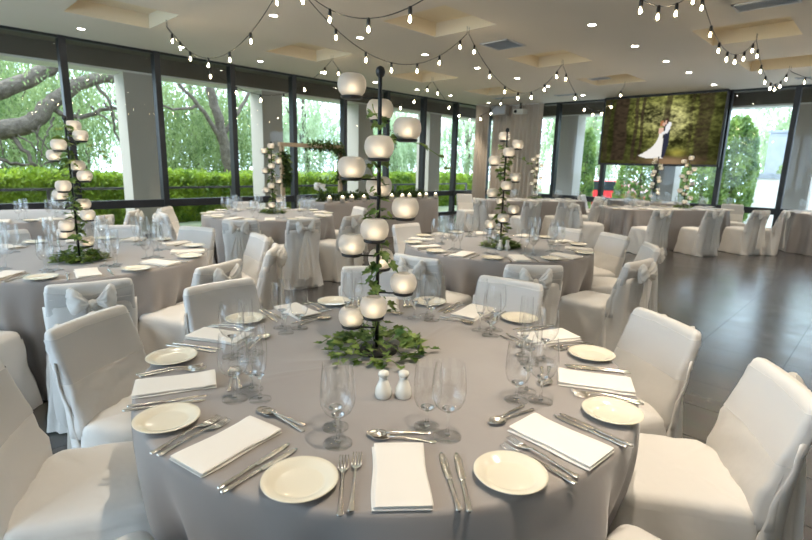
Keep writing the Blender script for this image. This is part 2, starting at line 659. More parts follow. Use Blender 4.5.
# the old spreading tree with thick limbs
t = thing('tree', 'old weeping tree with thick spreading limbs by the first panes', 'tree', (0, 0, 0), group=None)
limb([(-15.6, -1.6, -0.1), (-15.4, -0.8, 1.0), (-15.2, 0.4, 1.75)], 0.42, 0.3, t, 'trunk', 1)
limb([(-15.2, 0.4, 1.75), (-15.1, 1.4, 2.0), (-15, 2.1, 2.02), (-15, 2.6, 2.2), (-15, 3.1, 2.75), (-15, 3.9, 3.35), (-15.1, 4.6, 3.5)], 0.26, 0.13, t, 'branch', 2)
limb([(-15.2, 0.2, 1.7), (-15.6, 1.0, 2.5), (-15.6, 2.0, 2.85), (-15.5, 3.0, 3.4), (-15.4, 3.8, 4.2)], 0.24, 0.15, t, 'branch', 3)
limb([(-15, 2.9, 2.6), (-15, 3.6, 2.4), (-15.1, 4.4, 2.7), (-15.1, 5.2, 2.5)], 0.07, 0.03, t, 'branch', 4)
limb([(-15, 2.1, 2.0), (-14.8, 2.4, 1.5), (-14.8, 2.6, 1.1), (-14.9, 3.1, 0.8)], 0.06, 0.02, t, 'branch', 5)
limb([(-15.1, 1.5, 1.95), (-14.8, 1.8, 1.4), (-14.8, 2.4, 1.2), (-14.7, 2.9, 1.3)], 0.06, 0.02, t, 'branch', 6)
limb([(-15, 4.0, 3.35), (-14.9, 4.3, 2.8), (-14.9, 4.4, 2.0), (-14.9, 4.7, 1.4)], 0.05, 0.015, t, 'branch', 7)
strands(430, (-16.6, 2.6, 3.6), (1.5, 3.8, 1.8), 11, (0.8, 2.2), parent=t)
strands(60, (-14.6, 2.8, 4.1), (0.5, 2.6, 0.9), 13, (0.4, 1.5), parent=t)
_tw = random.Random(31)
for _k in range(16):
    _y = 0.8 + 0.28 * _k
    _z = 2.0 + 0.4 * max(0, _y - 2.2)
    _a = _tw.uniform(-0.5, 0.5)
    limb([(-14.95, _y, _z), (-14.8, _y + _a * 0.5, _z - 0.25), (-14.75, _y + _a, _z - _tw.uniform(0.5, 1.0)), (-14.7, _y + _a * 1.6, _z - _tw.uniform(1.0, 1.4))], 0.03, 0.006, t, 'twig', 100 + _k)
t = thing('tree', 'leaning pale barked tree with a forked trunk beyond the hedge', 'tree')
limb([(-16.6, 8.4, -0.1), (-16.5, 8.25, 1.2), (-16.4, 8.0, 2.4), (-16.4, 7.7, 3.6), (-16.4, 7.5, 5.2)], 0.2, 0.12, t, 'trunk', 21)
limb([(-16.5, 8.15, 1.7), (-16.3, 7.6, 2.6), (-16.2, 6.9, 3.4), (-16.2, 6.1, 4.2)], 0.09, 0.04, t, 'branch', 22)
limb([(-16.4, 8.0, 2.2), (-16.3, 8.7, 3.2), (-16.2, 9.3, 4.4)], 0.08, 0.04, t, 'branch', 23)
limb([(-16.3, 7.2, 3.1), (-16.0, 6.3, 2.9), (-15.9, 5.4, 3.3)], 0.05, 0.02, t, 'branch', 24)
strands(420, (-17.6, 7.6, 3.7), (1.3, 3.0, 1.9), 12, (0.8, 2.3), parent=t)


def simple_tree(label, x, y, h, rad, n, mat, seed, hang=(0.5, 1.6), L=0.16, W=0.06):
    tr = thing('tree', label, 'tree', (x, y, -0.1 if x < XW else -0.75))
    limb([(0, 0, 0), (0.1, 0.1, h * 0.3), (-0.05, 0.1, h * 0.6), (0, 0, h * 0.9)], 0.17, 0.06, tr, 'trunk', seed)
    limb([(0.05, 0.1, h * 0.4), (0.5, -0.7, h * 0.6), (0.7, -1.3, h * 0.75)], 0.07, 0.03, tr, 'branch', seed + 1)
    limb([(0.0, 0.1, h * 0.5), (-0.2, 0.8, h * 0.7), (-0.3, 1.4, h * 0.9)], 0.07, 0.03, tr, 'branch', seed + 2)
    strands(n * 2, (0, 0, h * 0.6), (rad, rad, h * 0.42), seed, hang, L=L, W=W, mat=mat, parent=tr)
    return tr


G = 'pale trees beyond the hedge'
for i, (x, y, h, r, n, lab) in enumerate([
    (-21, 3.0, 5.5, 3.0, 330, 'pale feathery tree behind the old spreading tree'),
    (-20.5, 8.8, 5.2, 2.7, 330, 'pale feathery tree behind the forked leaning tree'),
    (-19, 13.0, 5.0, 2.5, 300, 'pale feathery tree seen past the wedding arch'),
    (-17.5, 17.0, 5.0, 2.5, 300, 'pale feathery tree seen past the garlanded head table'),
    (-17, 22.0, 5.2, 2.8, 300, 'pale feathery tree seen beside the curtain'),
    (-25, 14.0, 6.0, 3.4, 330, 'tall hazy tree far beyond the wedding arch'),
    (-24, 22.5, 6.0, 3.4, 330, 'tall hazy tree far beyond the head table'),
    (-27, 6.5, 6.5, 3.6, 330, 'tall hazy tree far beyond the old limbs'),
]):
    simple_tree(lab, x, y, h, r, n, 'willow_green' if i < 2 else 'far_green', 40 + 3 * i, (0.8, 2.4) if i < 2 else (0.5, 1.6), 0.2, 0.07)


def bush(label, x, y, rx, h, n, seed, mat='bush_green', cat='bush', name='bush'):
    rg = np.random.default_rng(seed)
    h += 0.65
    b = thing(name, label, cat, (x, y, -0.75))
    d = rg.normal(size=(n, 3))
    d /= np.linalg.norm(d, axis=1, keepdims=True)
    lump = 1 + 0.08 * np.sin(d[:, 0] * 9 + seed) * np.sin(d[:, 2] * 7)
    P = d * np.array([rx, rx, h / 2]) * (rg.uniform(0.85, 1.02, n) * lump)[:, None] + np.array([0, 0, h / 2 + 0.05])
    P = P[P[:, 2] > 0.02]
    D = d[:len(P)] + rg.normal(0, 0.6, (len(P), 3)) + np.array([0, 0, 0.6])
    leaf_mesh('foliage', mat, P, D, rg.uniform(0.09, 0.17, len(P)), 0.06, b, seed)
    MB().tube([(0, 0, 0), (0.02, 0, h * 0.4), (0, 0.02, h * 0.8)], 0.05, 8).build('stem', 'bark', b)
    return b


bush('large rounded green bush in the pane beside the screen', -3.5, 17.0, 0.58, 3.1, 9000, 61)
bush('slim clipped conifer between the curtain and the screen', -8.0, 17.2, 0.31, 2.9, 4500, 62)
bush('round green bush under the screen beside the red car', -6.15, 17.3, 0.75, 2.4, 7000, 63)
bush('green bush seen under the corner of the screen', -4.55, 18.2, 0.7, 2.4, 6000, 64)
bush('feathery pale shrub growing before the slate fence', -2.5, 20.9, 0.8, 2.0, 4000, 65, 'willow_green')
bush('low dark bush at the edge of the last pane', -0.9, 17.2, 0.6, 2.0, 3000, 66)
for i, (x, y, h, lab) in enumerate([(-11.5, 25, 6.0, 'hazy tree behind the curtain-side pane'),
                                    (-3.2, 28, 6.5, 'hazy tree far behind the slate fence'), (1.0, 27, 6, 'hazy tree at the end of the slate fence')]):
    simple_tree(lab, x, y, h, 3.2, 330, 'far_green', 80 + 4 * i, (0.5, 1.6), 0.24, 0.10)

t = thing('garden_wall', 'slate grey garden wall behind the feathery shrub', 'wall', (-3.65, 22.4, -0.75))
MB().box(0, 5, 0, 0.15, 0, 3.65).build('panel', 'slate_fence', t, smooth=False)
MB().box(-0.05, 5.05, -0.03, 0.18, 3.65, 3.73).build('coping', 'slate_fence', t, smooth=False)
t = thing('planter_wall', 'low white planter wall with a slate top below the feathery shrub', 'wall', (-3.45, 19.0, -0.75))
MB().box(0, 3, 0, 0.2, 0, 2.06).build('panel', 'white_trim', t, smooth=False)
MB().box(-0.03, 3.03, -0.03, 0.23, 2.06, 2.22).build('coping', 'slate_fence', t, smooth=False)

# parked red car on its raised driveway
structure(MB().box(-13, -5.5, 21, 25, -0.75, -0.42).build('ground.002', 'pale_paving', smooth=False))
t = thing('car', 'parked red car under the screen behind the glass', 'car', (-9.3, 22.6, -0.42), radians(-8))
prof = [(-2.1, 0.35), (-2.1, 0.75), (-1.7, 0.92), (-1.0, 0.98), (-0.5, 1.42), (0.75, 1.45), (1.4, 1.0), (2.0, 0.9), (2.1, 0.7), (2.1, 0.35)]
MB().rings([[(x, y, z) for x, z in prof] for y in (-0.85, 0.85)]).build('body', 'car_red', t, smooth=False, bevel=0.06)
MB().rings([[(x, y, z) for x, z in [(-0.85, 0.99), (-0.45, 1.37), (0.7, 1.4), (1.2, 1.02)]] for y in (-0.87, 0.87)]).build('side_window', 'car_glass', t, smooth=False)
for x in (-1.3, 1.3):
    for y in (-0.8, 0.8):
        MB().rings([[(x + 0.33 * cos(a * pi / 10), y + d, 0.33 + 0.33 * sin(a * pi / 10)) for a in range(20)] for d in (-0.1, 0.1)]).build('wheel', 'tyre', t, smooth=False)


# ------------------------------------------------------------------ furniture: covered chair
def rrect(hw, y0, y1, rad, z, n=6):
    pts = []
    for cx, cy, a0 in ((hw - rad, y1 - rad, 0), (-hw + rad, y1 - rad, 90), (-hw + rad, y0 + rad, 180), (hw - rad, y0 + rad, 270)):
        for k in range(n + 1):
            a = radians(a0 + 90 * k / n)
            pts.append((cx + rad * cos(a), cy + rad * sin(a), z))
    # extra points along the straight sides
    out = []
    m = len(pts)
    for i in range(m):
        p, q = pts[i], pts[(i + 1) % m]
        out.append(p)
        if i % (n + 1) == n:
            for k in range(1, 8):
                t = k / 8
                out.append((p[0] + (q[0] - p[0]) * t, p[1] + (q[1] - p[1]) * t, z))
    return out


BT = 0.82      # height of the chair back


def back_y(z):
    return -0.205 - 0.085 * sm(0.44, BT, z) * ((z - 0.44) / (BT - 0.44)) ** 0.3 if z > 0.44 else -0.205


def make_chair():
    c = thing('banquet_chair', 'x', 'chair')
    # seat: padded top with a rounded edge
    hw, y0, y1 = 0.212, -0.20, 0.225
    rs = []
    for z, ins in ((0.472, 0.19), (0.474, 0.12), (0.472, 0.05), (0.468, 0.022), (0.458, 0.006), (0.44, 0.0), (0.415, -0.002)):
        rs.append(rrect(hw - ins, y0 + ins, y1 - ins, max(0.012, 0.05 - ins * 0.3), z))
    s = MB().rings(rs, True, False)
    s.v = [(x, y, z + 0.004 * sin(x * 17 + y * 9) * sin(y * 13) + (0.0055 * sin(abs(x) * 42 + y * 55) * (1 - sm(-0.12, 0.02, y)) if y < 0.02 else 0)) for x, y, z in s.v]
    s.build('seat', 'chair_cloth', c, sub=0)
    # skirt hanging to the floor, flared, with soft folds and pleats at the corners
    rs = []
    nz = 12
    for i in range(nz + 1):
        t = i / nz
        z = 0.42 * (1 - t) + 0.008 * t
        ring = rrect(hw + 0.004 + 0.035 * t, y0 - 0.004 - 0.075 * t * t, y1 + 0.004 + 0.03 * t, 0.05, z)
        out = []
        for k, (x, y, zz) in enumerate(ring):
            a = atan2(y, x)
            d = hypot(x, y)
            corner = abs(sin(2 * a)) ** 6
            amp = 0.003 + 0.021 * sm(0, 0.8, t)
            o = amp * wob(a * 7.0, 2.3) + 0.018 * t * corner * cos(a * 26)
            side = sm(0.12, 0.2, abs(x))
            o += side * 0.011 * sin(y * 30 + t * 7.5 + (1.3 if x > 0 else 0)) * sin(pi * min(1, t * 1.2 + 0.08)) * sm(-0.24, 0.0, y)
            out.append((x * (1 + o / d), y * (1 + o / d), zz + (0.006 * wob(a * 5, 1) if i == nz else 0)))
        rs.append(out)
    MB().rings(rs, False, False).build('skirt', 'chair_cloth', c)
    # backrest: slim upholstered slab leaning back, rounded top corners
    rs = []
    zs = [0.40, 0.44, 0.48, 0.52, 0.56, 0.60, 0.625, 0.635, 0.645, 0.68, 0.72, 0.76, 0.79, 0.808, 0.817, BT]
    for i, z in enumerate(zs):
        t = (z - 0.40) / (BT - 0.40)
        yb = back_y(z)
        w = 0.208 - 0.012 * t
        th = 0.036 - 0.012 * t
        ins = {0.808: 0.003, 0.817: 0.010, BT: 0.022}.get(z, 0.0)
        if z == 0.635:
            ins = 0.003
        ring = rrect(w - ins, -th + min(ins, 0.014), th - min(ins, 0.014), min(0.02, (th - min(ins, 0.014)) * 0.85), z)
        out = []
        for x, y, zz in ring:
            wr = 0.0
            if y > 0 and z < 0.64:
                wr = 0.009 * sin(x * 20 + zz * 44 + 3 * x * x * 20) * sm(0.46, 0.52, zz) * (1 - sm(0.58, 0.63, zz))
            curve = -0.02 * (1 - (x / 0.21) ** 2) * sm(0.42, 0.7, zz)
            out.append((x, y + yb + wr + curve, zz))
        rs.append(out)
    MB().rings(rs).build('backrest', 'chair_cloth', c)

    # rear panel of the cover, falling from the back to the floor
    def rp(u, v):
        z = 0.70 * (1 - v) + 0.006 * v
        x = (u - 0.5) * 2 * (0.212 - 0.006 * sm(0, 0.35, v) + 0.046 * sm(0.35, 1, v))
        y = min(back_y(0.7) - 0.046, back_y(max(z, 0.44)) - 0.05) - 0.02 * v
        y += (0.004 + 0.016 * v) * wob((u - 0.5) * 22, 0.7) + 0.035 * v + (0.058 + 0.034 * sm(0.12, 0.3, v) + 0.04 * sm(0.34, 0.6, v)) * (abs(u - 0.5) * 2) ** 5
        return (x, y, z)
    MB().grid(rp, 26, 16).build('rear_panel', 'chair_cloth', c, solid=0.006)
    # organza band round the upper back, gathered behind
    rs = []
    for i in range(9):
        t = i / 8
        out = []
        zr = 0.62 + 0.168 * t
        tq = (zr - 0.40) / (BT - 0.40)
        base = rrect(0.211 - 0.012 * tq, -0.039 + 0.012 * tq, 0.038 - 0.012 * tq, 0.02, 0)
        for x, y, _ in base:
            rear = sm(0.01, -0.03, y) if y < 0.01 else 0
            rear = 1 - sm(-0.034, 0.0, y)
            g = rear * (1 - abs(x) / 0.21)
            z = zr + (0.715 - zr) * 0.55 * g
            curve = -0.02 * (1 - (x / 0.21) ** 2) * sm(0.42, 0.7, z)
            out.append((x, y + back_y(z) + curve + (0.0035 * sin(t * 21 + x * 6) * (0.25 + rear)), z + 0.004 * wob(x * 20, i) * (1 if i in (0, 8) else 0)))
        rs.append(out)
    sash = MB().rings(rs, False, False).build('sash', 'organza', c)
    yb = back_y(0.715) - 0.075
    # bow: two puffy loops, a knot, two tails
    bw = MB()
    for sgn in (-1, 1):
        rings = []
        for i in range(11):
            t = i / 10
            r = (0.010 + 0.062 * sm(0, 0.8, t)) * (1 - 0.75 * sm(0.8, 1.0, t) ** 2)
            cx = sgn * (0.010 + 0.098 * t)
            cz = 0.715 + 0.03 * t
            rings.append([(cx + 0.006 * sin(5 * a + i), yb - 0.004 - 0.018 * sin(pi * t) + (0.012 + 0.022 * sin(pi * t)) * cos(2 * pi * a / 28) + 0.0055 * sin(2 * pi * a / 28 * 9) * sin(pi * min(1, t + 0.1)), cz + r * sin(2 * pi * a / 28)) for a in range(28)])
        bw.rings(rings)
    bw.lathe([(0.004, -0.022), (0.02, -0.014), (0.024, 0), (0.02, 0.014), (0.004, 0.022)], 12, (0, yb - 0.012, 0.715))
    bw.build('bow', 'organza_bow', sash)
    for sgn in (-1, 1):
        def tl(u, v, s=sgn):
            z = 0.71 - 0.56 * v
            w = 0.012 + 0.05 * sm(0, 0.5, v)
            x = s * (0.012 + 0.035 * v) + (u - 0.5) * 2 * w
            y = yb - 0.012 - 0.012 * v - 0.015 * sm(0.5, 1, v) + 0.01 * sin(u * 14 + s) * (0.3 + v)
            return (x, y, z + 0.02 * u * s * v)
        MB().grid(tl, 10, 12).build('sash_tail', 'organza_bow', sash)
    freeze(c)
    return c


chair0 = make_chair()
chair_used = [False]


def chair(bx, by, face, label, group=None):
    """bx, by: the middle of the top of its back; face: compass angle (deg) its sitter looks along"""
    a = radians(face)
    x, y = bx + 0.285 * cos(a), by + 0.285 * sin(a)
    rz = a - pi / 2
    if not chair_used[0]:
        chair_used[0] = True
        chair0.location = (x, y, 0)
        chair0.rotation_euler = (0, 0, rz)
        chair0['label'] = label
        if group:
            chair0['group'] = group
        return chair0
    return dup(chair0, (x, y, 0), rz, label, group)


# ------------------------------------------------------------------ tables
def table_cloth(label, cx, cy, R, push, seed, top=0.75, half=0.0, axis=0.0, crease=None, name='banquet_table', group=None):
    """floor-length cloth over a table: round (half = 0) or stadium-shaped (half = half the straight length);
    push = angles of the chairs tucked in, where the hanging cloth gives way"""
    t = thing(name, label, 'table', (cx, cy, 0), axis, group)
    n = 240
    rr = random.Random(seed)
    ph = [rr.uniform(0, 6.28) for _ in range(5)]

    def edge(a, r):
        return (r * cos(a) + (half if cos(a) > 0 else -half) * (1 if half else 0), r * sin(a))

    def fold(a):
        f = sin(13 * a + ph[0] + 0.8 * sin(3 * a + ph[1])) + 0.6 * sin(21 * a + ph[2] + 0.9 * sin(2 * a + ph[3])) + 0.35 * sin(34 * a + ph[4])
        return f / 1.6
    rs = []
    for r in (0.05, 0.25, 0.45, 0.6, 0.7, 0.78, 0.84, 0.9, 0.94, 0.965, 0.982):
        rs.append([(*edge(2 * pi * j / n, R * r), top) for j in range(n)])
    if crease:
        ca, cd = crease
        new = []
        for ring in rs:
            new.append([(x, y, z + 0.005 * exp(-(((x * cos(ca) + y * sin(ca) - cd) / 0.010) ** 2))) for x, y, z in ring])
        rs = new
    for dz, dr in ((0.0015, -0.008), (0.005, -0.002), (0.012, 0.001), (0.025, 0.003)):
        rs.append([(*edge(2 * pi * j / n, R + dr), top - dz) for j in range(n)])
    m = 18
    for i in range(1, m + 1):
        q = i / m
        z = (top - 0.025) * (1 - q) + 0.006 * q
        ring = []
        for j in range(n):
            a = 2 * pi * j / n
            amp = 0.006 + 0.052 * sm(0.0, 0.42, q)
            r = R + 0.004 + 0.035 * q + amp * fold(a) * (0.6 + 0.4 * abs(sin(2.5 * a + ph[1])))
            for pa in push:
                d = (a - radians(pa) + pi) % (2 * pi) - pi
                w = exp(-(d / 0.36) ** 4)
                r -= w * 0.10 * sm(0.05, 0.75, q)
            ring.append((*edge(a, r), z))
        rs.append(ring)
    MB().rings(rs, True, False).build('tablecloth', 'taupe_cloth', t)
    # the board under the cloth and its folding legs
    rs = [[(*edge(2 * pi * j / 48, R - 0.02), z) for j in range(48)] for z in (top - 0.03, top - 0.006)]
    return t


# ------------------------------------------------------------------ tableware prototypes (built once, copied)
def proto(o):
    freeze(o)
    return o


def make_glass(name, cat, bowl, stem_r, foot_r, z0, simple=False):
    """bowl: outline (radius, z) from the stem up"""
    g = thing(name, 'x', cat)
    b = MB().lathe(bowl, 28, cap0=True, cap1=False)
    b.build('bowl', 'stemware', g)
    s = MB().lathe([(stem_r * 2.0, 0.006), (stem_r * 1.2, 0.012), (stem_r, 0.025), (stem_r, z0 - 0.012), (stem_r * 1.7, z0 - 0.005), (stem_r * 3.0, z0 + 0.001), (stem_r * 4.4, z0 + 0.0045), (stem_r * 2.5, z0 + 0.0055)], 16)
    s.build('stem', 'solid_glass', g)
    f = MB().lathe([(foot_r, 0.0), (foot_r, 0.0018), (foot_r * 0.55, 0.004), (0.006, 0.008)], 28)
    f.build('foot', 'stem_glass', g)
    return proto(g)


goblet = make_glass('water_goblet', 'glass', [(0.006, 0.054), (0.020, 0.057), (0.031, 0.068), (0.0375, 0.087), (0.039, 0.11), (0.038, 0.145), (0.0345, 0.188)], 0.0042, 0.036, 0.056)
wine = make_glass('wine_glass', 'glass', [(0.006, 0.076), (0.020, 0.079), (0.034, 0.091), (0.0435, 0.112), (0.0455, 0.135), (0.043, 0.17), (0.0375, 0.208)], 0.0038, 0.038, 0.078)
flute = make_glass('champagne_flute', 'glass', [(0.005, 0.075), (0.013, 0.082), (0.021, 0.105), (0.0245, 0.14), (0.025, 0.17), (0.0225, 0.235)], 0.0034, 0.033, 0.077)


def make_small_glass(name, prof):
    o = MB().lathe(prof, 18, cap0=True, cap1=False).build(name, 'far_stemware')
    tag(o, 'x', 'glass')
    return proto(o)


goblet_s = make_small_glass('water_goblet', [(0.036, 0.0), (0.012, 0.006), (0.0045, 0.012), (0.0045, 0.06), (0.020, 0.066), (0.0365, 0.098), (0.0375, 0.13), (0.034, 0.205)])
wine_s = make_small_glass('wine_glass', [(0.037, 0.0), (0.012, 0.006), (0.004, 0.012), (0.004, 0.086), (0.020, 0.092), (0.040, 0.128), (0.041, 0.155), (0.0325, 0.228)])
flute_s = make_small_glass('champagne_flute', [(0.033, 0.0), (0.012, 0.006), (0.004, 0.012), (0.004, 0.072), (0.013, 0.082), (0.0245, 0.14), (0.0225, 0.235)])


def make_plate():
    o = MB().lathe([(0.045, 0.0), (0.05, 0.002), (0.058, 0.006), (0.075, 0.012), (0.0845, 0.0155), (0.086, 0.017), (0.0845, 0.018),
                    (0.075, 0.0155), (0.061, 0.0105), (0.056, 0.0072), (0.050, 0.0062), (0.0, 0.006)][:-1] + [(0.002, 0.006)], 56).build('side_plate', 'cream_china')
    return proto(tag(o, 'x', 'plate'))


plate0 = make_plate()


def make_napkin():
    """linen napkin folded to a thick rectangle: two layers with a rounded fold and a slightly wavy end"""
    m = MB()
    L, W = 0.24, 0.124
    for lay, (z0, z1, sx, sy) in enumerate(((0.0, 0.0065, 1.0, 1.03), (0.0075, 0.0135, 0.99, 0.98))):
        rs = []
        nx = 22
        for i in range(nx + 1):
            t = i / nx
            y = (t - 0.5) * L * sx
            e = 1.0 if 0 < i < nx else 0.35
            zm, zh = (z0 + z1) / 2, (z1 - z0) / 2 * e
            dz = 0.0035 * sin((t - 0.8) * 9) * sm(0.75, 1.0, t) if lay else 0.0
            w = W * sy / 2 + 0.002 * sin(t * 7 + lay)
            ring = []
            for k in range(18):
                a = 2 * pi * k / 18
                cx = abs(cos(a)) ** 0.25 * (1 if cos(a) >= 0 else -1)
                sz = abs(sin(a)) ** 0.6 * (1 if sin(a) >= 0 else -1)
                ring.append((w * cx + 0.003 * lay, y, zm + zh * sz + dz))
            rs.append(ring)
        m.rings(rs)
    m.v = [(x, y, max(z, 0.0) + 0.0015 * (1 + sin(x * 40 + y * 11)) / 2 * (1 if z > 0.006 else 0)) for x, y, z in m.v]
    o = m.build('napkin', 'napkin_linen', sharp=50)
    return proto(tag(o, 'x', 'napkin'))


napkin0 = make_napkin()


def blade_mesh(outline, thick, z0=0.0, bend=None):
    """flat shape from half-widths along y: [(y, half width, lift)], a rounded cross section"""
    m = MB()
    rs = []
    for y, w, lift, th in outline:
        ring = []
        for k in range(10):
            a = 2 * pi * k / 10
            ring.append((w * cos(a), y, lift + th * (1 + sin(a))))
        rs.append(ring)
    return m.rings(rs)


def make_knife():
    o = thing('table_knife', 'x', 'cutlery')
    blade_mesh([(-0.11, 0.004, 0, 0.003), (-0.107, 0.0075, 0, 0.0035), (-0.09, 0.0068, 0, 0.0036), (-0.05, 0.0052, 0, 0.0032), (-0.01, 0.0058, 0, 0.0034), (-0.002, 0.0062, 0, 0.003)], 0).build('handle', 'steel', o)
    blade_mesh([(-0.003, 0.005, 0.002, 0.0016), (0.006, 0.0085, 0.002, 0.0012), (0.04, 0.0098, 0.002, 0.0010), (0.08, 0.0095, 0.002, 0.0008), (0.1, 0.007, 0.002, 0.0007), (0.11, 0.002, 0.002, 0.0006)], 0).build('blade', 'steel', o)
    return proto(o)


def make_fork():
    o = thing('table_fork', 'x', 'cutlery')
    blade_mesh([(-0.105, 0.004, 0.0, 0.002), (-0.102, 0.008, 0.0, 0.0024), (-0.085, 0.0065, 0.0, 0.0024), (-0.04, 0.0038, 0.005, 0.002), (0.0, 0.0034, 0.009, 0.0018), (0.03, 0.0036, 0.009, 0.0016), (0.042, 0.0085, 0.006, 0.0013), (0.05, 0.0118, 0.004, 0.001), (0.058, 0.0125, 0.003, 0.001)], 0).build('handle', 'steel', o)
    for k in range(4):
        x = -0.0105 + 0.007 * k
        MB().tube([(x, 0.055, 0.0040), (x, 0.075, 0.0030), (x * 0.97, 0.092, 0.0055), (x * 0.94, 0.103, 0.0095)], lambda t: 0.0021 - 0.0009 * t, 6).build('tine', 'steel', o)
    return proto(o)


def make_spoon():
    o = thing('spoon', 'x', 'cutlery')
    blade_mesh([(-0.09, 0.004, 0.0, 0.002), (-0.087, 0.0075, 0.0, 0.0024), (-0.07, 0.006, 0.0, 0.0022), (-0.03, 0.0036, 0.005, 0.0018), (0.01, 0.0032, 0.008, 0.0016), (0.032, 0.0035, 0.008, 0.0016)], 0).build('handle', 'steel', o)

    def bw(u, v):
        r = u
        a = 2 * pi * v
        return (0.0185 * r * cos(a), 0.056 + 0.027 * r * sin(a), 0.001 + 0.008 * r * r)
    MB().grid(bw, 6, 22).build('bowl', 'steel', o, solid=0.0012)
    return proto(o)


knife0, fork0, spoon0 = make_knife(), make_fork(), make_spoon()


def make_shaker():
    o = thing('condiment_shaker', 'x', 'shaker')
    MB().lathe([(0.021, 0.0), (0.0245, 0.002), (0.027, 0.015), (0.0245, 0.032), (0.0175, 0.048), (0.013, 0.060), (0.0135, 0.070)], 26).build('body', 'white_china', o)
    MB().lathe([(0.0135, 0.069), (0.0165, 0.072), (0.0172, 0.078), (0.0145, 0.085), (0.006, 0.0885), (0.001, 0.089)], 26).build('cap', 'white_china', o)
    return proto(o)


shaker0 = make_shaker()
protos = [goblet, wine, flute, goblet_s, wine_s, flute_s, plate0, napkin0, knife0, fork0, spoon0, shaker0]


def put(p, x, y, z, rz, label, group=None):
    return dup(p, (x, y, z), rz, label, group)


ORD = {0: 'at the front place', 1: 'one place counterclockwise from the front', 2: 'two places counterclockwise from the front',
       3: 'three places counterclockwise from the front', 4: 'four places counterclockwise from the front', 5: 'opposite the front place',
       -1: 'one place clockwise from the front', -2: 'two places clockwise from the front', -3: 'three places clockwise from the front',
       -4: 'four places clockwise from the front'}


# ------------------------------------------------------------------ candle stand with frosted bowls
def make_stand():
    s = thing('candle_stand', 'x', 'candle stand')
    MB().lathe([(0.085, 0.0), (0.085, 0.008), (0.07, 0.012), (0.012, 0.014)], 28).build('base', 'black_iron', s, sharp=40)
    MB().lathe([(0.0072, 0.01), (0.0072, 0.995), (0.0072, 1.0), (0.013, 1.005), (0.0165, 1.016), (0.0165, 1.022), (0.013, 1.032), (0.004, 1.038)], 14).build('pole', 'black_iron', s)
    dirs = (224, 134, 44, 314)
    for i in range(13):
        a = radians(dirs[i % 4] + (-4 if i > 6 else 3))
        z = 0.972 - 0.07 * i
        d = 0.098
        x, y = d * cos(a), d * sin(a)
        m = MB().tube([(0.006 * cos(a), 0.006 * sin(a), z - 0.0415), (x * 0.5, y * 0.5, z - 0.0415), (x * 0.95, y * 0.95, z - 0.0415)], 0.0032, 8)
        m.lathe([(0.03, -0.006), (0.037, -0.003), (0.039, 0.004), (0.035, 0.0045), (0.002, 0.003)], 24, (x, y, z - 0.041))
        m.build('arm', 'black_iron', s)
        b = MB().lathe([(0.028, 0.0), (0.036, 0.003), (0.045, 0.014), (0.0495, 0.029), (0.0502, 0.039), (0.0478, 0.054), (0.041, 0.066), (0.032, 0.0725), (0.027, 0.0735)], 30, (x, y, z - 0.0365), True, False).build('candle_bowl', 'frosted_glass', s)
        MB().lathe([(0.016, 0.0), (0.016, 0.014), (0.002, 0.014)], 14, (x, y, z - 0.0355)).build('tea_light', 'wax', b)
        MB().lathe([(0.001, 0.0), (0.0065, 0.004), (0.006, 0.009), (0.001, 0.015)], 8, (x, y, z - 0.019)).build('flame', 'flame', b)
    freeze(s)
    return s


stand0 = make_stand()
LEAF = [(0, 0), (0.30, -0.14), (0.52, 0.16), (0.34, 0.34), (0.44, 0.64), (0.18, 0.66), (0, 1.05)]


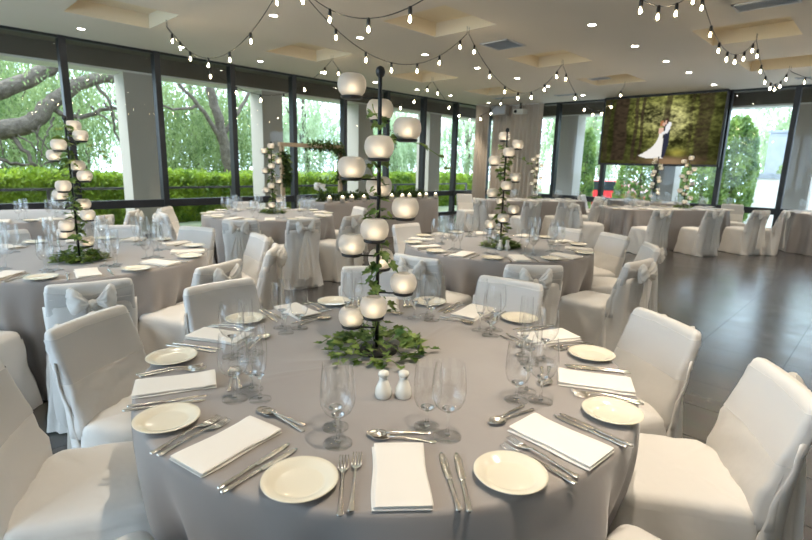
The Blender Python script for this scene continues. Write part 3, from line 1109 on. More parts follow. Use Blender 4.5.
def ivy(label, x, y, z, seed, n_pole, n_base, rad, size, trailing=True, height=0.98, group=None):
    """ivy wound round a stand's pole and lying in a wreath about its foot"""
    rr = random.Random(seed)
    m = MB()

    def leaf(p, d, up, s):
        d = Vector(d).normalized()
        sd = d.cross(Vector(up))
        if sd.length < 1e-3:
            sd = Vector((1, 0, 0))
        sd.normalize()
        nrm = sd.cross(d)
        P = Vector(p)
        vs = []
        k = rr.uniform(0.08, 0.4)
        for (a, b) in LEAF:
            vs.append(P + sd * (a * s) + d * (b * s) + nrm * (k * abs(a) * s - 0.25 * b * b * s * k))
        for (a, b) in LEAF[1:-1]:
            vs.append(P - sd * (a * s) + d * (b * s) + nrm * (k * abs(a) * s - 0.25 * b * b * s * k))
        m.add(vs, [(0, 1, 2, 3, 4, 5, 6), (6, 11, 10, 9, 8, 7, 0)])
    # the vine on the pole
    path = []
    for i in range(60):
        t = i / 59
        a = t * 2 * pi * 4.2 + seed
        r = 0.018 + 0.012 * sin(t * 23 + seed)
        path.append((r * cos(a), r * sin(a), 0.03 + (height - 0.1) * t))
    m.tube(path, 0.0018, 5)
    for i in range(n_pole):
        t = (i + rr.random()) / n_pole
        k = min(59, int(t * 59))
        p = path[k]
        a = rr.uniform(0, 2 * pi)
        off = rr.uniform(0.0, 0.045)
        q = (p[0] + off * cos(a), p[1] + off * sin(a), p[2] + rr.uniform(-0.02, 0.02))
        leaf(q, (cos(a), sin(a), rr.uniform(-1.0, 0.2)), (rr.uniform(-0.4, 0.4), rr.uniform(-0.4, 0.4), 1), size * rr.uniform(0.6, 1.1))
    # wreath about the foot
    for i in range(n_base):
        a = rr.uniform(0, 2 * pi)
        r = rad * (0.25 + 0.75 * sqrt(rr.random()))
        h = max(0.006, 0.085 * (1 - r / rad) ** 0.7 * rr.uniform(0.2, 1.3))
        leaf((r * cos(a), r * sin(a), h + 0.004), (cos(a + rr.uniform(-1, 1)), sin(a + rr.uniform(-1, 1)), rr.uniform(-0.15, 0.6)), (rr.uniform(-0.5, 0.5), rr.uniform(-0.5, 0.5), 1), size * rr.uniform(0.6, 1.15))
    for j in range(6):
        a0 = j * 1.05 + seed
        pts = [(rad * (0.2 + 1.05 * k / 7) * cos(a0 + 0.12 * k), rad * (0.2 + 1.05 * k / 7) * sin(a0 + 0.12 * k), 0.03 + 0.02 * sin(k * 1.3) - 0.003 * k) for k in range(8)]
        pts = [(px, py, max(0.005, pz)) for px, py, pz in pts]
        m.tube(pts, 0.0016, 5)
        if trailing:
            for k in range(3, 8):
                leaf(pts[k], (cos(a0 + rr.uniform(-1.2, 1.2)), sin(a0 + rr.uniform(-1.2, 1.2)), 0.15), (0, 0, 1), size * 0.7)
    if trailing:
        # the free tendril sticking out half way up
        pts = [(0.0, 0.0, 0.80), (0.05, 0.05, 0.80), (0.11, 0.11, 0.775), (0.16, 0.155, 0.735), (0.175, 0.17, 0.70)]
        m.tube(pts, 0.0015, 5)
        for k in range(1, 5):
            for s_ in (0, 1):
                leaf(pts[k], (rr.uniform(-1, 1), rr.uniform(-1, 1), rr.uniform(-0.5, 0.6)), (0.3, 0, 1), size * rr.uniform(0.5, 0.85))
    m.v = [(a, b, max(c, 0.003)) for a, b, c in m.v]
    o = m.build('ivy_vine', 'ivy_green', smooth=False)
    o.location = (x, y, z)
    return tag(o, label, 'ivy', group)


# ------------------------------------------------------------------ laying the tables
first_stand = [True]


def stand(x, y, z, rz, label):
    if first_stand[0]:
        first_stand[0] = False
        stand0.location = (x, y, z)
        stand0.rotation_euler = (0, 0, rz)
        stand0['label'] = label
        return stand0
    return dup(stand0, (x, y, z), rz, label)


TOP = 0.7505


def place(cx, cy, R, ang, which, tname, full, tag_place=None, glass3=True, ring=None, top=TOP, dv=0.0):
    """one place setting; full: all the cutlery and stemware with parts; ring(u, v) maps to the table"""
    a = radians(ang)
    where = (tag_place or ORD[which]) + ' on ' + tname
    rr = random.Random(int(ang * 13 + cx * 101 + cy * 57))

    def at(u, v):
        if ring:
            return ring(u, v)
        return cx + u * cos(a) - v * sin(a), cy + u * sin(a) + v * cos(a)
    rz = a + pi / 2      # local +y points to the table's middle
    k = R / 0.875
    j = lambda s: rr.uniform(-s, s)

    def P(p, u, v, turn, lab, dz=0.0):
        x, y = at(u * k + j(0.006), v + j(0.005))
        return put(p, x, y, top + dz, rz + turn, lab + ' ' + where)
    P(plate0, 0.772, -0.228, j(1), 'cream side plate')
    P(napkin0, 0.745, 0.0, j(0.05), 'folded white napkin')
    G = (goblet, wine, flute) if full == 2 else (goblet_s, wine_s, flute_s)
    P(G[0], 0.515, 0.11 + dv, j(3), 'clear water goblet')
    P(G[1], 0.57, 0.165 + dv, j(3), 'clear wide wine glass')
    if glass3:
        P(G[2], 0.50, 0.185, j(3), 'tall clear flute')
    if full >= 1:
        P(knife0, 0.765, 0.115, 0.03 + j(0.03), 'inner steel knife')
        P(fork0, 0.765, -0.10, -0.02 + j(0.03), 'inner steel fork')
    if full == 2:
        P(knife0, 0.77, 0.14, -0.02 + j(0.03), 'outer steel knife')
        P(fork0, 0.77, -0.128, 0.04 + j(0.03), 'outer steel fork')
        P(spoon0, 0.562, 0.0, -pi / 2 * -1 + 0.08 + j(0.06), 'upper steel spoon')
        P(spoon0, 0.582, 0.012, pi / 2 - 0.10 + j(0.06), 'lower steel spoon')


# ---- front table
FT = 'the big front table'
T0 = (-1.255, 1.225)
T0C = [(-0.17, 1.93, 212, 'white covered chair with its seat towards us at the corner by the open floor'),
       (-0.655, 2.33, 237, 'second white covered chair from the open floor on the big front table'),
       (-1.53, 2.45, 280, 'white covered chair back facing us beyond the big front table, beside a bowed chair'),
       (-2.30, 2.08, 320, 'white covered chair hidden behind the ivy candle stand of the big front table'),
       (-2.49, 1.17, 3, 'grey-looking covered chair back beyond the plates, next to a bow chair'),
       (-2.27, 0.51, 33, 'white covered chair before the bowed chair of the tree-window table'),
       (-1.81, 0.09, 63, 'big white covered chair cut off by the frame, seat in a hard shadow'),
       (-1.13, -0.12, 92, 'white covered chair of which only a seat corner shows under the dark cloth side'),
       (0.07, 1.145, 176, 'white covered chair of which only a seat corner shows beside the sunlit cloth side')]
TR = 0.845
table_cloth('large round banquet table in a taupe cloth with glasses, napkins and ivy', *T0, TR, [degrees(atan2(c[1] - T0[1], c[0] - T0[0])) for c in T0C], 5, crease=(-0.069, -0.114))
for bx, by, fc, lab in T0C:
    chair(bx, by, fc, lab)
for kk in range(-4, 6):
    place(*T0, TR, -42 + 36 * kk, kk, FT, 2, glass3=kk not in (0, -1), dv={0: -0.03, -1: 0.05}.get(kk, 0.0))
for v, nm in ((-0.031, 'white china shaker on the window side of its twin on the big front table'), (0.031, 'white china shaker on the open-floor side of its twin on the big front table')):
    a = radians(-42)
    s_ = put(shaker0, T0[0] + 0.315 * cos(a) - v * sin(a), T0[1] + 0.315 * sin(a) + v * cos(a), TOP, 0, nm)
P0 = (-1.352, 1.246)
stand(*P0, TOP, 0.0, 'tall black candle stand with frosted bowls on the big front table')
ivy('variegated ivy winding up the candle stand of the big front table', *P0, TOP, 3, 90, 120, 0.175, 0.046)

# ---- other round tables: name, centre, radius, first-place angle, chairs, detail
ROUND = [
    ('the tree-window table', 'round banquet table in a taupe cloth behind the front bow chair, by the tree window', (-4.2, 0.92), 0.86, -10, 1,
     [(-11, 1.27, 'white covered chair with a big organza bow facing the tree-window table'),
      (22, 1.29, 'white covered chair with a bow, its seat beside the grey-looking chair'),
      (52, 1.36, 'white covered chair with a drooping bow turned to the tree-window table'),
      (80, 1.33, 'bright white chair back facing us between two bowed chairs'),
      (117, 1.24, 'bluish white chair back across the tree-window table, before a white column'),
      (152, 1.22, 'pale covered chair back facing us behind the ivy of the tree-window table'),
      (194, 1.2, 'pale covered chair back at the frame edge across the tree-window table'),
      (-48, 1.34, 'white covered chair of which the seat shows beside the tree-window table')], range(-4, 6), (-3.98, 0.87), 20),
    ('the middle table', 'round banquet table in a taupe cloth behind the ivy candle stand of the front table', (-2.6, 3.9), 0.85, -42, 1,
     [(-81, 1.33, 'bluish white chair back with a sash beside the candle bowls, at the middle table'),
      (-45, 1.30, 'white covered chair with a bow in front of the middle table'),
      (-6, 1.33, 'cream covered chair with its seat in profile and a bow, at the middle table'),
      (34, 1.33, 'white covered chair with a bow behind the cream chair in profile'),
      (63, 1.33, 'white topped cream chair facing us beside the bare floor at the middle table'),
      (88, 1.24, 'small bright chair back facing us across the middle table'),
      (178, 1.22, 'cream covered chair facing us between the head table and the middle table')], range(-4, 6), (-2.5, 3.8), 60),
    ('the arch-side table', 'round banquet table in a taupe cloth in front of the wedding arch', (-6.1, 3.6), 0.86, -30, 0,
     [(-44, 1.33, 'white covered chair with a grey organza bow against the arch-side table'),
      (-14, 1.33, 'tall white chair back with a hanging sash at the arch-side table'),
      (18, 1.33, 'white covered chair seen side on, its seat below the arch-side table'),
      (73, 1.33, 'cream chair back facing us before the head table cloth'),
      (165, 1.32, 'cream chair back across the arch-side table, under the column'),
      (230, 1.34, 'cream covered chair at the end of the arch-side table, against the dark rail'),
      (262, 1.33, 'pale covered chair between the arch-side table and the tree-window table')], range(-4, 6), (-6.17, 3.7), 100),
    ('the corner table', 'round banquet table in a taupe cloth cut off by the frame, beside the hedge', (-7.45, 1.0), 0.82, -15, 0,
     [(27, 1.3, 'covered chair with a beige bow at the corner table by the hedge'),
      (56, 1.3, 'small pale chair back behind the beige bowed chair at the hedge')], range(-3, 4), (-7.35, 0.25), 140),
]
for nm, lab, (cx, cy), R, a0, full, chairs, ks, sp, rot in ROUND:
    table_cloth(lab, cx, cy, R, [c[0] for c in chairs], int(cx * -10 + cy * 7))
    for ang, r, cl in chairs:
        chair(cx + r * cos(radians(ang)), cy + r * sin(radians(ang)), ang + 180, cl)
    for kk in ks:
        place(cx, cy, R, a0 + 36 * kk, kk, nm, full, glass3=True)
    st = stand(*sp, TOP, radians(-90 if full else rot), 'candle stand with frosted bowls on ' + nm)
    st.scale = (0.93,) * 3 if nm != 'the middle table' else (1, 1, 1)
    ivy('ivy wreath and vine on the candle stand of ' + nm, *sp, TOP, int(rot), 110, 120 if full else 60, 0.15, 0.058)
for v, lab in ((-0.03, 'white china shaker on the window side of its twin on the middle table'), (0.03, 'white china shaker on the open-floor side of its twin on the middle table')):
    a = radians(-45)
    s_ = put(shaker0, -2.6 + 0.3 * cos(a) - v * sin(a), 3.9 + 0.3 * sin(a) + v * cos(a), TOP, 0, lab)

# ---- long tables at the back: centre, half straight length, half width, axis
LONG = [
    ('the curtain-side table', 'long banquet table in a taupe cloth in front of the curtain', (-5.85, 10.22), 0.75, 0.45, 60, (-6.1, 10.6), 4),
    ('the screen table', 'long banquet table in a taupe cloth below the screen, along the open floor', (-3.22, 10.61), 0.85, 0.45, 56, (-3.02, 11.0), 5),
    ('the far table', 'far banquet table under the screen by the back glass', (-4.25, 12.55), 0.35, 0.55, 10, (-4.12, 12.6), 3),
    ('the edge table', 'taupe banquet table cut off by the frame beside the open floor', (-0.75, 12.55), 0.0, 0.85, 0, (-0.6, 12.6), 3),
]
for nm, lab, (cx, cy), half, R, ax, sp, npl in LONG:
    ar = radians(ax)
    table_cloth(lab, cx, cy, R, [], int(cx * -13 + cy * 5), half=half, axis=ar)
    for side in (1, -1):
        for q in range(npl):
            s0 = (q - (npl - 1) / 2) * 0.55 * (1 if half else 0.8)
            sd = 'near' if side < 0 else 'window'
            nth = ('first', 'second', 'third', 'fourth', 'fifth')[q]

            def ring(u, v, s0=s0, side=side):
                lx, ly = s0 + v * (-side), side * (u - 0.35) * (R / 0.55 if R < 0.8 else 1.45)
                return cx + lx * cos(ar) - ly * sin(ar), cy + lx * sin(ar) + ly * cos(ar)
            sdn = 'along the floor side' if side < 0 else 'along the window side'
            place(0, 0, 0.875, ax + 90 * side, 0, nm, 0, tag_place='%s %s' % (nth, sdn), ring=ring, glass3=q % 2 == 0)
    stand(*sp, TOP, radians(ax + 17), 'candle stand with frosted bowls on ' + nm)
    ivy('ivy wreath and vine on the candle stand of ' + nm, *sp, TOP, int(ax + 3), 34, 50, 0.15, 0.06, trailing=False)
for bx, by, fc, lab in [
    (-5.20, 8.98, 150, 'white chair with a hanging sash, first along the front of the curtain-side table'),
    (-4.82, 9.68, 150, 'white chair with a hanging sash, second along the front of the curtain-side table'),
    (-4.70, 10.55, 165, 'white chair turned side on at the end of the curtain-side table'),
    (-5.30, 11.65, 235, 'bright white chair back facing us beyond the curtain-side table'),
    (-6.85, 9.25, -25, 'white chair facing us before the curtain, at the curtain-side table'),
    (-6.1, 8.6, 75, 'white chair with its back to us beside the ivy stand of the middle table'),
    (-5.30, 12.45, 10, 'far white chair with a sash between the curtain-side and the far table'),
    (-3.86, 9.45, 45, 'white chair with a fluffy bow at the curtain end of the screen table'),
    (-2.84, 9.24, 150, 'tall sashed white chair, first along the open floor at the screen table'),
    (-2.23, 10.0, 150, 'tall sashed white chair, second along the open floor at the screen table'),
    (-1.71, 10.86, 150, 'tall sashed white chair, third along the open floor at the screen table'),
    (-1.45, 11.30, 185, 'white chair with a bow seen side on at the end of the screen table'),
    (-2.35, 12.05, 290, 'pale chair back facing us beyond the screen table, under the wide pane'),
    (-4.05, 11.70, 100, 'small far white chair with its back to us at the far table'),
]:
    # keep the seat clear of the hanging cloth of the long tables
    dx_, dy_ = cos(radians(fc)), sin(radians(fc))
    for _ in range(40):
        px_, py_ = bx + 0.55 * dx_, by + 0.55 * dy_
        clear = 9
        for _n, _l, (cx, cy), half, R, ax, _s, _p in LONG:
            ar = radians(ax)
            ux, uy = cos(ar), sin(ar)
            for qx_, qy_ in ((px_, py_), (px_ - 0.21 * dy_, py_ + 0.21 * dx_), (px_ + 0.21 * dy_, py_ - 0.21 * dx_)):
                s_ = max(-half, min(half, (qx_ - cx) * ux + (qy_ - cy) * uy))
                clear = min(clear, hypot(qx_ - cx - s_ * ux, qy_ - cy - s_ * uy) - R - 0.06)
        if clear > 0:
            break
        bx -= 0.02 * dx_
        by -= 0.02 * dy_
    chair(bx, by, fc, lab)

# ---- head table with garland, candles and flowers
t = thing('head_table', 'long head table in a taupe cloth with a greenery garland', 'table', (-7.65, 6.95, 0))
m = MB()
ring0 = []
N = 160
hx, hy = 0.38, 1.55
per = []
for i in range(N):
    q = i / N * 4
    s_ = int(q)
    f_ = q - s_
    per.append(((hx, -hy + 2 * hy * f_), (hx - 2 * hx * f_, hy), (-hx, hy - 2 * hy * f_), (-hx + 2 * hx * f_, -hy))[s_])
rs = [[(x * 0.05, y * 0.05, 0.75) for x, y in per], [(x * 0.98, y * 0.99, 0.75) for x, y in per], [(x, y, 0.742) for x, y in per]]
for i in range(1, 13):
    q = i / 12
    z = 0.742 * (1 - q) + 0.006 * q
    rr_ = []
    for k, (x, y) in enumerate(per):
        d = hypot(x, y)
        o = 0.03 * q + 0.02 * sm(0, 0.6, q) * wob(k * 0.9, 3)
        rr_.append((x + o * (x / hx) , y + o * (y / hy), z))
    rs.append(rr_)
m.rings(rs, True, False).build('tablecloth', 'taupe_cloth', t)


def garland(label, pts, rad, n, seed, L=0.07, W=0.035, cat='garland'):
    rg = np.random.default_rng(seed)
    P = np.array(pts)
    seg = rg.uniform(0, len(P) - 1.001, n)
    i = seg.astype(int)
    f_ = (seg - i)[:, None]
    c = P[i] * (1 - f_) + P[i + 1] * f_
    off = rg.normal(size=(n, 3))
    off /= np.linalg.norm(off, axis=1, keepdims=True)
    Q = c + off * (rad * rg.uniform(0.2, 1.0, n))[:, None]
    Q[:, 2] = np.maximum(Q[:, 2], c[:, 2] - rad)
    o = leaf_mesh('garland', 'garland_green', Q, off + rg.normal(0, 0.4, (n, 3)), rg.uniform(0.6, 1.2, n) * L, W, None, seed)
    return tag(o, label, cat)


garland('leafy garland lying along the head table', [(-7.6, 5.5, 0.82), (-7.65, 6.3, 0.82), (-7.6, 7.0, 0.82), (-7.65, 7.8, 0.82), (-7.6, 8.4, 0.82)], 0.13, 2200, 5)
NTH = ('first', 'second', 'third', 'fourth', 'fifth', 'sixth', 'seventh', 'eighth', 'ninth', 'tenth', 'eleventh', 'twelfth')
for k in range(12):
    y = 5.55 + k * 0.26
    c = thing('votive_candle', 'small lit votive, %s from the arch end of the head table' % NTH[k], 'candle', (-7.33 + 0.05 * (k % 2), y, 0.7525))
    MB().lathe([(0.036, 0), (0.044, 0.02), (0.044, 0.10)], 14, cap1=False).build('cup', 'frosted_glass', c)
    MB().lathe([(0.028, 0.003), (0.028, 0.08), (0.003, 0.085)], 12).build('wax', 'wax', c)
    MB().lathe([(0.001, 0.085), (0.009, 0.095), (0.008, 0.108), (0.001, 0.125)], 8).build('flame', 'flame', c)
fl = thing('flower_arrangement', 'white flower arrangement at the arch end of the head table', 'flowers', (-7.7, 5.6, 0.7525))
MB().lathe([(0.05, 0), (0.07, 0.03), (0.06, 0.09)], 16, cap1=False).build('vase', 'white_china', fl)
for k in range(16):
    a, r = RN.uniform(0, 6.28), RN.uniform(0, 0.14)
    z = 0.2 + 0.10 * (1 - (r / 0.14) ** 2) + RN.uniform(-0.03, 0.03)
    MB().lathe([(0.008, -0.03), (0.035, -0.015), (0.042, 0.005), (0.030, 0.02), (0.01, 0.026)], 10, (r * cos(a), r * sin(a), z)).build('bloom', 'petal_white', fl)
    if k < 6:
        MB().tube([(0, 0, 0.02), (r * cos(a), r * sin(a), z - 0.02)], 0.004, 5).build('stem', 'garland_green', fl)

# ---- wedding arch of pale timber
t = thing('wedding_arch', 'pale timber wedding arch hung with greenery behind the head table', 'arch', (-8.75, 6.2, 0))
for y in (-0.72, 0.72):
    MB().box(-0.035, 0.035, y - 0.035, y + 0.035, 0, 1.80).build('post', 'pale_timber', t, smooth=False)
MB().box(-0.04, 0.04, -0.78, 0.78, 1.745, 1.82).build('crossbeam', 'pale_timber', t, smooth=False)
garland('thick greenery swag hanging over the far corner of the wedding arch', [(-8.75, 6.1, 1.78), (-8.75, 6.5, 1.80), (-8.75, 6.9, 1.76), (-8.75, 7.0, 1.5), (-8.75, 6.98, 1.2), (-8.75, 6.96, 1.08)], 0.13, 1500, 15, 0.09, 0.04)
garland('greenery swag tied to the near post of the wedding arch', [(-8.72, 5.5, 1.62), (-8.72, 5.56, 1.4), (-8.72, 5.56, 1.15), (-8.72, 5.52, 1.02)], 0.12, 800, 16, 0.09, 0.04)


# ------------------------------------------------------------------ curtain, screen, wall units
def curtain(label, p0, p1, seed):
    ln = hypot(p1[0] - p0[0], p1[1] - p0[1])
    nx, ny = -(p1[1] - p0[1]) / ln, (p1[0] - p0[0]) / ln
    n = int(ln * 110)

    def cf_(u, v):
        s_ = u * ln
        d = 0.045 * sin(s_ * 42 + 0.7 * sin(s_ * 9 + seed)) * (0.75 + 0.25 * v) + 0.012 * wob(s_ * 17, seed)
        return (p0[0] + (p1[0] - p0[0]) * u + nx * d, p0[1] + (p1[1] - p0[1]) * u + ny * d, CZ - 0.012 - (CZ - 0.03) * v)
    c = thing('curtain', label, 'curtain')
    MB().grid(cf_, n, 6).build('drape', 'curtain_cloth', c, solid=0.004)
    MB().box(min(p0[0], p1[0]) - 0.03, max(p0[0], p1[0]) + 0.03, min(p0[1], p1[1]) - 0.03, max(p0[1], p1[1]) + 0.03, CZ - 0.03, CZ - 0.002).build('track', 'white_trim', c, smooth=False)


curtain('pleated beige curtain on the tree-window wall of the corner', (-9.52, 12.75), (-9.5, 13.38), 1)
curtain('pleated beige curtain on the back wall, behind the speaker', (-9.4, 13.42), (-7.68, 13.42), 2)

t = thing('wall_speaker', 'pale box speaker hung before the curtain', 'speaker', (-9.0, 13.2, 2.98))
MB().box(-0.27, 0.27, -0.1, 0.1, 0, 0.29).build('case', 'grey_plastic', t, smooth=False, bevel=0.012)
MB().box(-0.24, 0.24, -0.106, -0.098, 0.03, 0.26).build('grille', 'vent_grey', t, smooth=False)
MB().box(-0.03, 0.03, -0.02, 0.05, 0.29, CZ - 2.98).build('bracket', 'black_iron', t, smooth=False)
t = thing('ceiling_projector', 'small white projector with a dark lens under the ceiling, by the curtain', 'projector', (-8.25, 13.15, 2.98))
MB().box(-0.17, 0.17, -0.12, 0.12, 0, 0.13).build('case', 'white_trim', t, smooth=False, bevel=0.012)
MB().rings([[(-0.09 + 0.045 * cos(a * pi / 10), y, 0.065 + 0.045 * sin(a * pi / 10)) for a in range(20)] for y in (-0.145, -0.1)]).build('lens', 'car_glass', t)
MB().box(-0.02, 0.02, -0.02, 0.02, 0.13, CZ - 2.98).build('bracket', 'black_iron', t, smooth=False)

# projection screen with its forest wedding picture
NU, NV = 150, 84
rg = np.random.default_rng(4)


def vnoise(u, v, f, seed):
    r2 = np.random.default_rng(seed)
    g = r2.random((int(f) + 3, int(f) + 3))
    x, y = u * f, v * f
    i, j = x.astype(int), y.astype(int)
    fx, fy = x - i, y - j
    fx, fy = fx * fx * (3 - 2 * fx), fy * fy * (3 - 2 * fy)
    return (g[i, j] * (1 - fx) + g[i + 1, j] * fx) * (1 - fy) + (g[i, j + 1] * (1 - fx) + g[i + 1, j + 1] * fx) * fy


U, V = np.meshgrid((np.arange(NU) + 0.5) / NU, (np.arange(NV) + 0.5) / NV)
tex = 0.5 * vnoise(U, V, 9, 1) + 0.3 * vnoise(U, V, 24, 2) + 0.35 * vnoise(U, V, 60, 3)
glow = np.exp(-((U - 0.62) / 0.22) ** 2 - ((V - 0.62) / 0.38) ** 2) + 0.5 * np.exp(-((U - 0.36) / 0.12) ** 2 - ((V - 0.72) / 0.3) ** 2)
fine = 0.5 * vnoise(U, V, 30, 12) + 0.5 * vnoise(U, V, 75, 13)
lum = 0.014 + 0.15 * np.clip(tex - 0.28, 0, 1) ** 1.3 * (0.5 + 1.0 * fine) * (0.5 + 2.6 * glow)
lum += 0.32 * glow * np.clip(fine * 1.2 + 0.6 * tex - 0.78, 0, 1)
img = np.stack([lum * (0.92 + 0.25 * glow), lum * (1.0 + 0.12 * glow), lum * (0.28 + 0.35 * np.clip(glow - 0.4, 0, 1))], -1)


def paint(mask, c, w=1.0):
    m_ = (mask * w)[..., None]
    img[:] = img * (1 - m_) + np.array(c) * m_


for u0, w_, d_ in ((0.16, 0.055, 0.95), (0.30, 0.014, 0.8), (0.355, 0.012, 0.8), (0.565, 0.022, 0.75), (0.86, 0.05, 0.7), (0.03, 0.02, 0.6), (0.76, 0.012, 0.4)):
    cen = u0 + 0.006 * np.sin(V * 9 + u0 * 30)
    k_ = np.clip(1.3 - np.abs(U - cen) / w_, 0, 1)
    k_ = np.minimum(k_ * 3, 1) * (V > 0.05)
    sh = 0.55 + 0.9 * vnoise(U, V, 40, int(u0 * 100))
    m_ = (k_ * d_)[..., None]
    img[:] = img * (1 - m_) + (np.array([0.030, 0.021, 0.013]) * sh[..., None]) * m_
paint(np.clip((0.14 - V) / 0.08, 0, 1) * np.exp(-((U - 0.62) / 0.2) ** 2), (0.22, 0.14, 0.08), 0.9)
paint(np.exp(-((U - 0.68) / 0.06) ** 2 - ((V - 0.17) / 0.05) ** 2), (0.30, 0.26, 0.05), 0.8)
sk = 0.30 + (0.52 - V) ** 0.0 * 0
# the bride's dress: narrow waist, train sweeping to one side
tt = np.clip((0.46 - V) / 0.38, 0, 1)
lf = 0.515 - 0.02 * tt - 0.20 * tt ** 2.6
rt = 0.545 + 0.025 * tt
paint(((U > lf) & (U < rt) & (V < 0.47) & (V > 0.085 + 0.05 * np.clip((0.42 - U) / 0.1, 0, 1))).astype(float), (0.66, 0.64, 0.60), 0.95)
paint(((U > 0.505) & (U < 0.548) & (V > 0.45) & (V < 0.53)).astype(float), (0.55, 0.36, 0.27))
# the groom: dark trousers and waistcoat, white sleeves
paint(((U > 0.553 + 0.0 * V) & (U < 0.603 - 0.03 * np.clip((0.3 - V) / 0.2, 0, 1)) & (V > 0.095) & (V < 0.58)).astype(float), (0.022, 0.024, 0.04))
paint((((U - 0.578 + (V - 0.52) * -0.15) / 0.02) ** 2 + ((V - 0.54) / 0.085) ** 2 < 1).astype(float), (0.62, 0.62, 0.62))
paint((np.abs((V - 0.46) - (U - 0.545) * 0.5) < 0.02) * (np.abs(U - 0.56) < 0.025), (0.6, 0.6, 0.6))
paint((((U - 0.528) / 0.018) ** 2 + ((V - 0.60) / 0.045) ** 2 < 1).astype(float), (0.30, 0.13, 0.06))
paint((((U - 0.545) / 0.010) ** 2 + ((V - 0.585) / 0.03) ** 2 < 1).astype(float), (0.5, 0.32, 0.24))
paint((((U - 0.568) / 0.016) ** 2 + ((V - 0.635) / 0.042) ** 2 < 1).astype(float), (0.05, 0.03, 0.02))
paint((((U - 0.560) / 0.009) ** 2 + ((V - 0.61) / 0.03) ** 2 < 1).astype(float), (0.5, 0.32, 0.24))
t = thing('projection_screen', 'wide black framed screen showing a bridal couple in a forest', 'screen', (0, 0, 0))
X0, X1, Z0, Z1, YS = -5.86, -3.07, 1.60, 3.26, 13.38
m = MB()
m.v = [(X0 + 0.03 + (X1 - X0 - 0.06) * i / NU, YS - 0.021, Z0 + 0.03 + (Z1 - Z0 - 0.06) * j / NV) for j in range(NV + 1) for i in range(NU + 1)]
m.f = [(j * (NU + 1) + i, j * (NU + 1) + i + 1, (j + 1) * (NU + 1) + i + 1, (j + 1) * (NU + 1) + i) for j in range(NV) for i in range(NU)]


def pic(nt):
    at_ = nt.nodes.new('ShaderNodeAttribute')
    at_.attribute_name = 'picture'
    e = nt.nodes.new('ShaderNodeEmission')
    e.inputs['Strength'].default_value = 0.55
    nt.links.new(at_.outputs['Color'], e.inputs['Color'])
    return e.outputs[0]


MATS['screen_picture'] = shader_mix('screen_picture', pic)
po = m.build('picture', 'screen_picture', t, smooth=False)
ca = po.data.attributes.new('picture', 'FLOAT_COLOR', 'FACE')
buf = np.ones((NU * NV, 4), dtype=np.float32)
buf[:, :3] = img.reshape(-1, 3)
ca.data.foreach_set('color', buf.reshape(-1))
m = MB()
m.box(X0, X1, YS - 0.02, YS + 0.03, Z0, Z1)
for a in ((X0 - 0.02, X0 + 0.03, Z0 - 0.02, Z1), (X1 - 0.03, X1 + 0.02, Z0 - 0.02, Z1), (X0, X1, Z0 - 0.02, Z0 + 0.03), (X0, X1, Z1 - 0.03, Z1 + 0.025)):
    m.box(a[0], a[1], YS - 0.03, YS + 0.03, a[2], a[3])
m.build('bezel', 'frame_black', t, smooth=False)


# ------------------------------------------------------------------ ceiling fittings
DX, DY = (-9.0, -6.12, -3.2, -0.3, 2.5), (-2.0, -0.55, 0.87, 2.30, 3.76, 5.22, 6.66, 8.14, 9.54, 10.84, 12.6)
d0 = thing('downlight', 'x', 'ceiling light')
MB().lathe([(0.062, 0.0), (0.062, -0.004), (0.050, -0.007), (0.047, -0.002)], 24, cap0=False, cap1=False).build('trim_ring', 'white_trim', d0)
MB().lathe([(0.001, -0.003), (0.047, -0.003)], 24, cap0=True, cap1=False).build('lens', 'downlight_glow', d0)
freeze(d0)
ROW = ('first', 'second', 'third', 'fourth', 'fifth', 'sixth', 'seventh', 'eighth', 'ninth', 'tenth', 'eleventh')
COLN = ('along the tree windows', 'in the row past the arch', 'in the row before the screen', 'in the row over the open floor', 'in the row by the solid wall')
SEEN = {0: range(3, 11), 1: range(4, 11), 2: range(5, 11), 3: (), 4: ()}
SPOT_W = 56
for i, x in enumerate(DX):
    for j, y in enumerate(DY):
        if j in SEEN[i]:
            dup(d0, (x, y, CZ - 0.0005), 0, 'small round ceiling light, %s from the back wall %s' % (ROW[10 - j], COLN[i]))
        elif j >= 2 and i < 4:
            dup(d0, (x, y, CZ - 0.0005), 0, 'small round ceiling light, %s from the back wall %s' % (ROW[10 - j], COLN[i]))
        if j < 2 or i == 4:
            continue
        l = bpy.data.lights.new('downlight_beam', 'SPOT')
        l.energy = SPOT_W * (1.25 if i == 3 else 1.0)
        l.color = (1.0, 0.86, 0.68)
        l.spot_size = radians(74)
        l.spot_blend = 0.65
        l.shadow_soft_size = 0.035
        o = bpy.data.objects.new('downlight_beam', l)
        col.objects.link(o)
        o.location = (x, y, CZ - 0.02)
for c in list(d0.children) + [d0]:
    bpy.data.objects.remove(c)


def vent(label, x, y, w, d, cat='vent', mat='vent_grey'):
    t = thing('ceiling_vent', label, cat, (x, y, CZ))
    m = MB()
    for a in ((-w, w, -d, -d + 0.025), (-w, w, d - 0.025, d), (-w, -w + 0.025, -d, d), (w - 0.025, w, -d, d)):
        m.box(a[0], a[1], a[2], a[3], -0.015, -0.0005)
    m.build('frame', 'vent_white', t, smooth=False)
    for k in range(7):
        y0 = -d + 0.04 + (2 * d - 0.08) * k / 6
        MB().add([(-w + 0.03, y0 - 0.012, -0.012), (w - 0.03, y0 - 0.012, -0.012), (w - 0.03, y0 + 0.014, -0.004), (-w + 0.03, y0 + 0.014, -0.004)], [(0, 1, 2, 3)]).build('slat', mat, t, smooth=False, solid=0.003)
    MB().box(-w + 0.02, w - 0.02, -d + 0.02, d - 0.02, -0.003, -0.0005).build('backing', 'vent_grey', t, smooth=False)


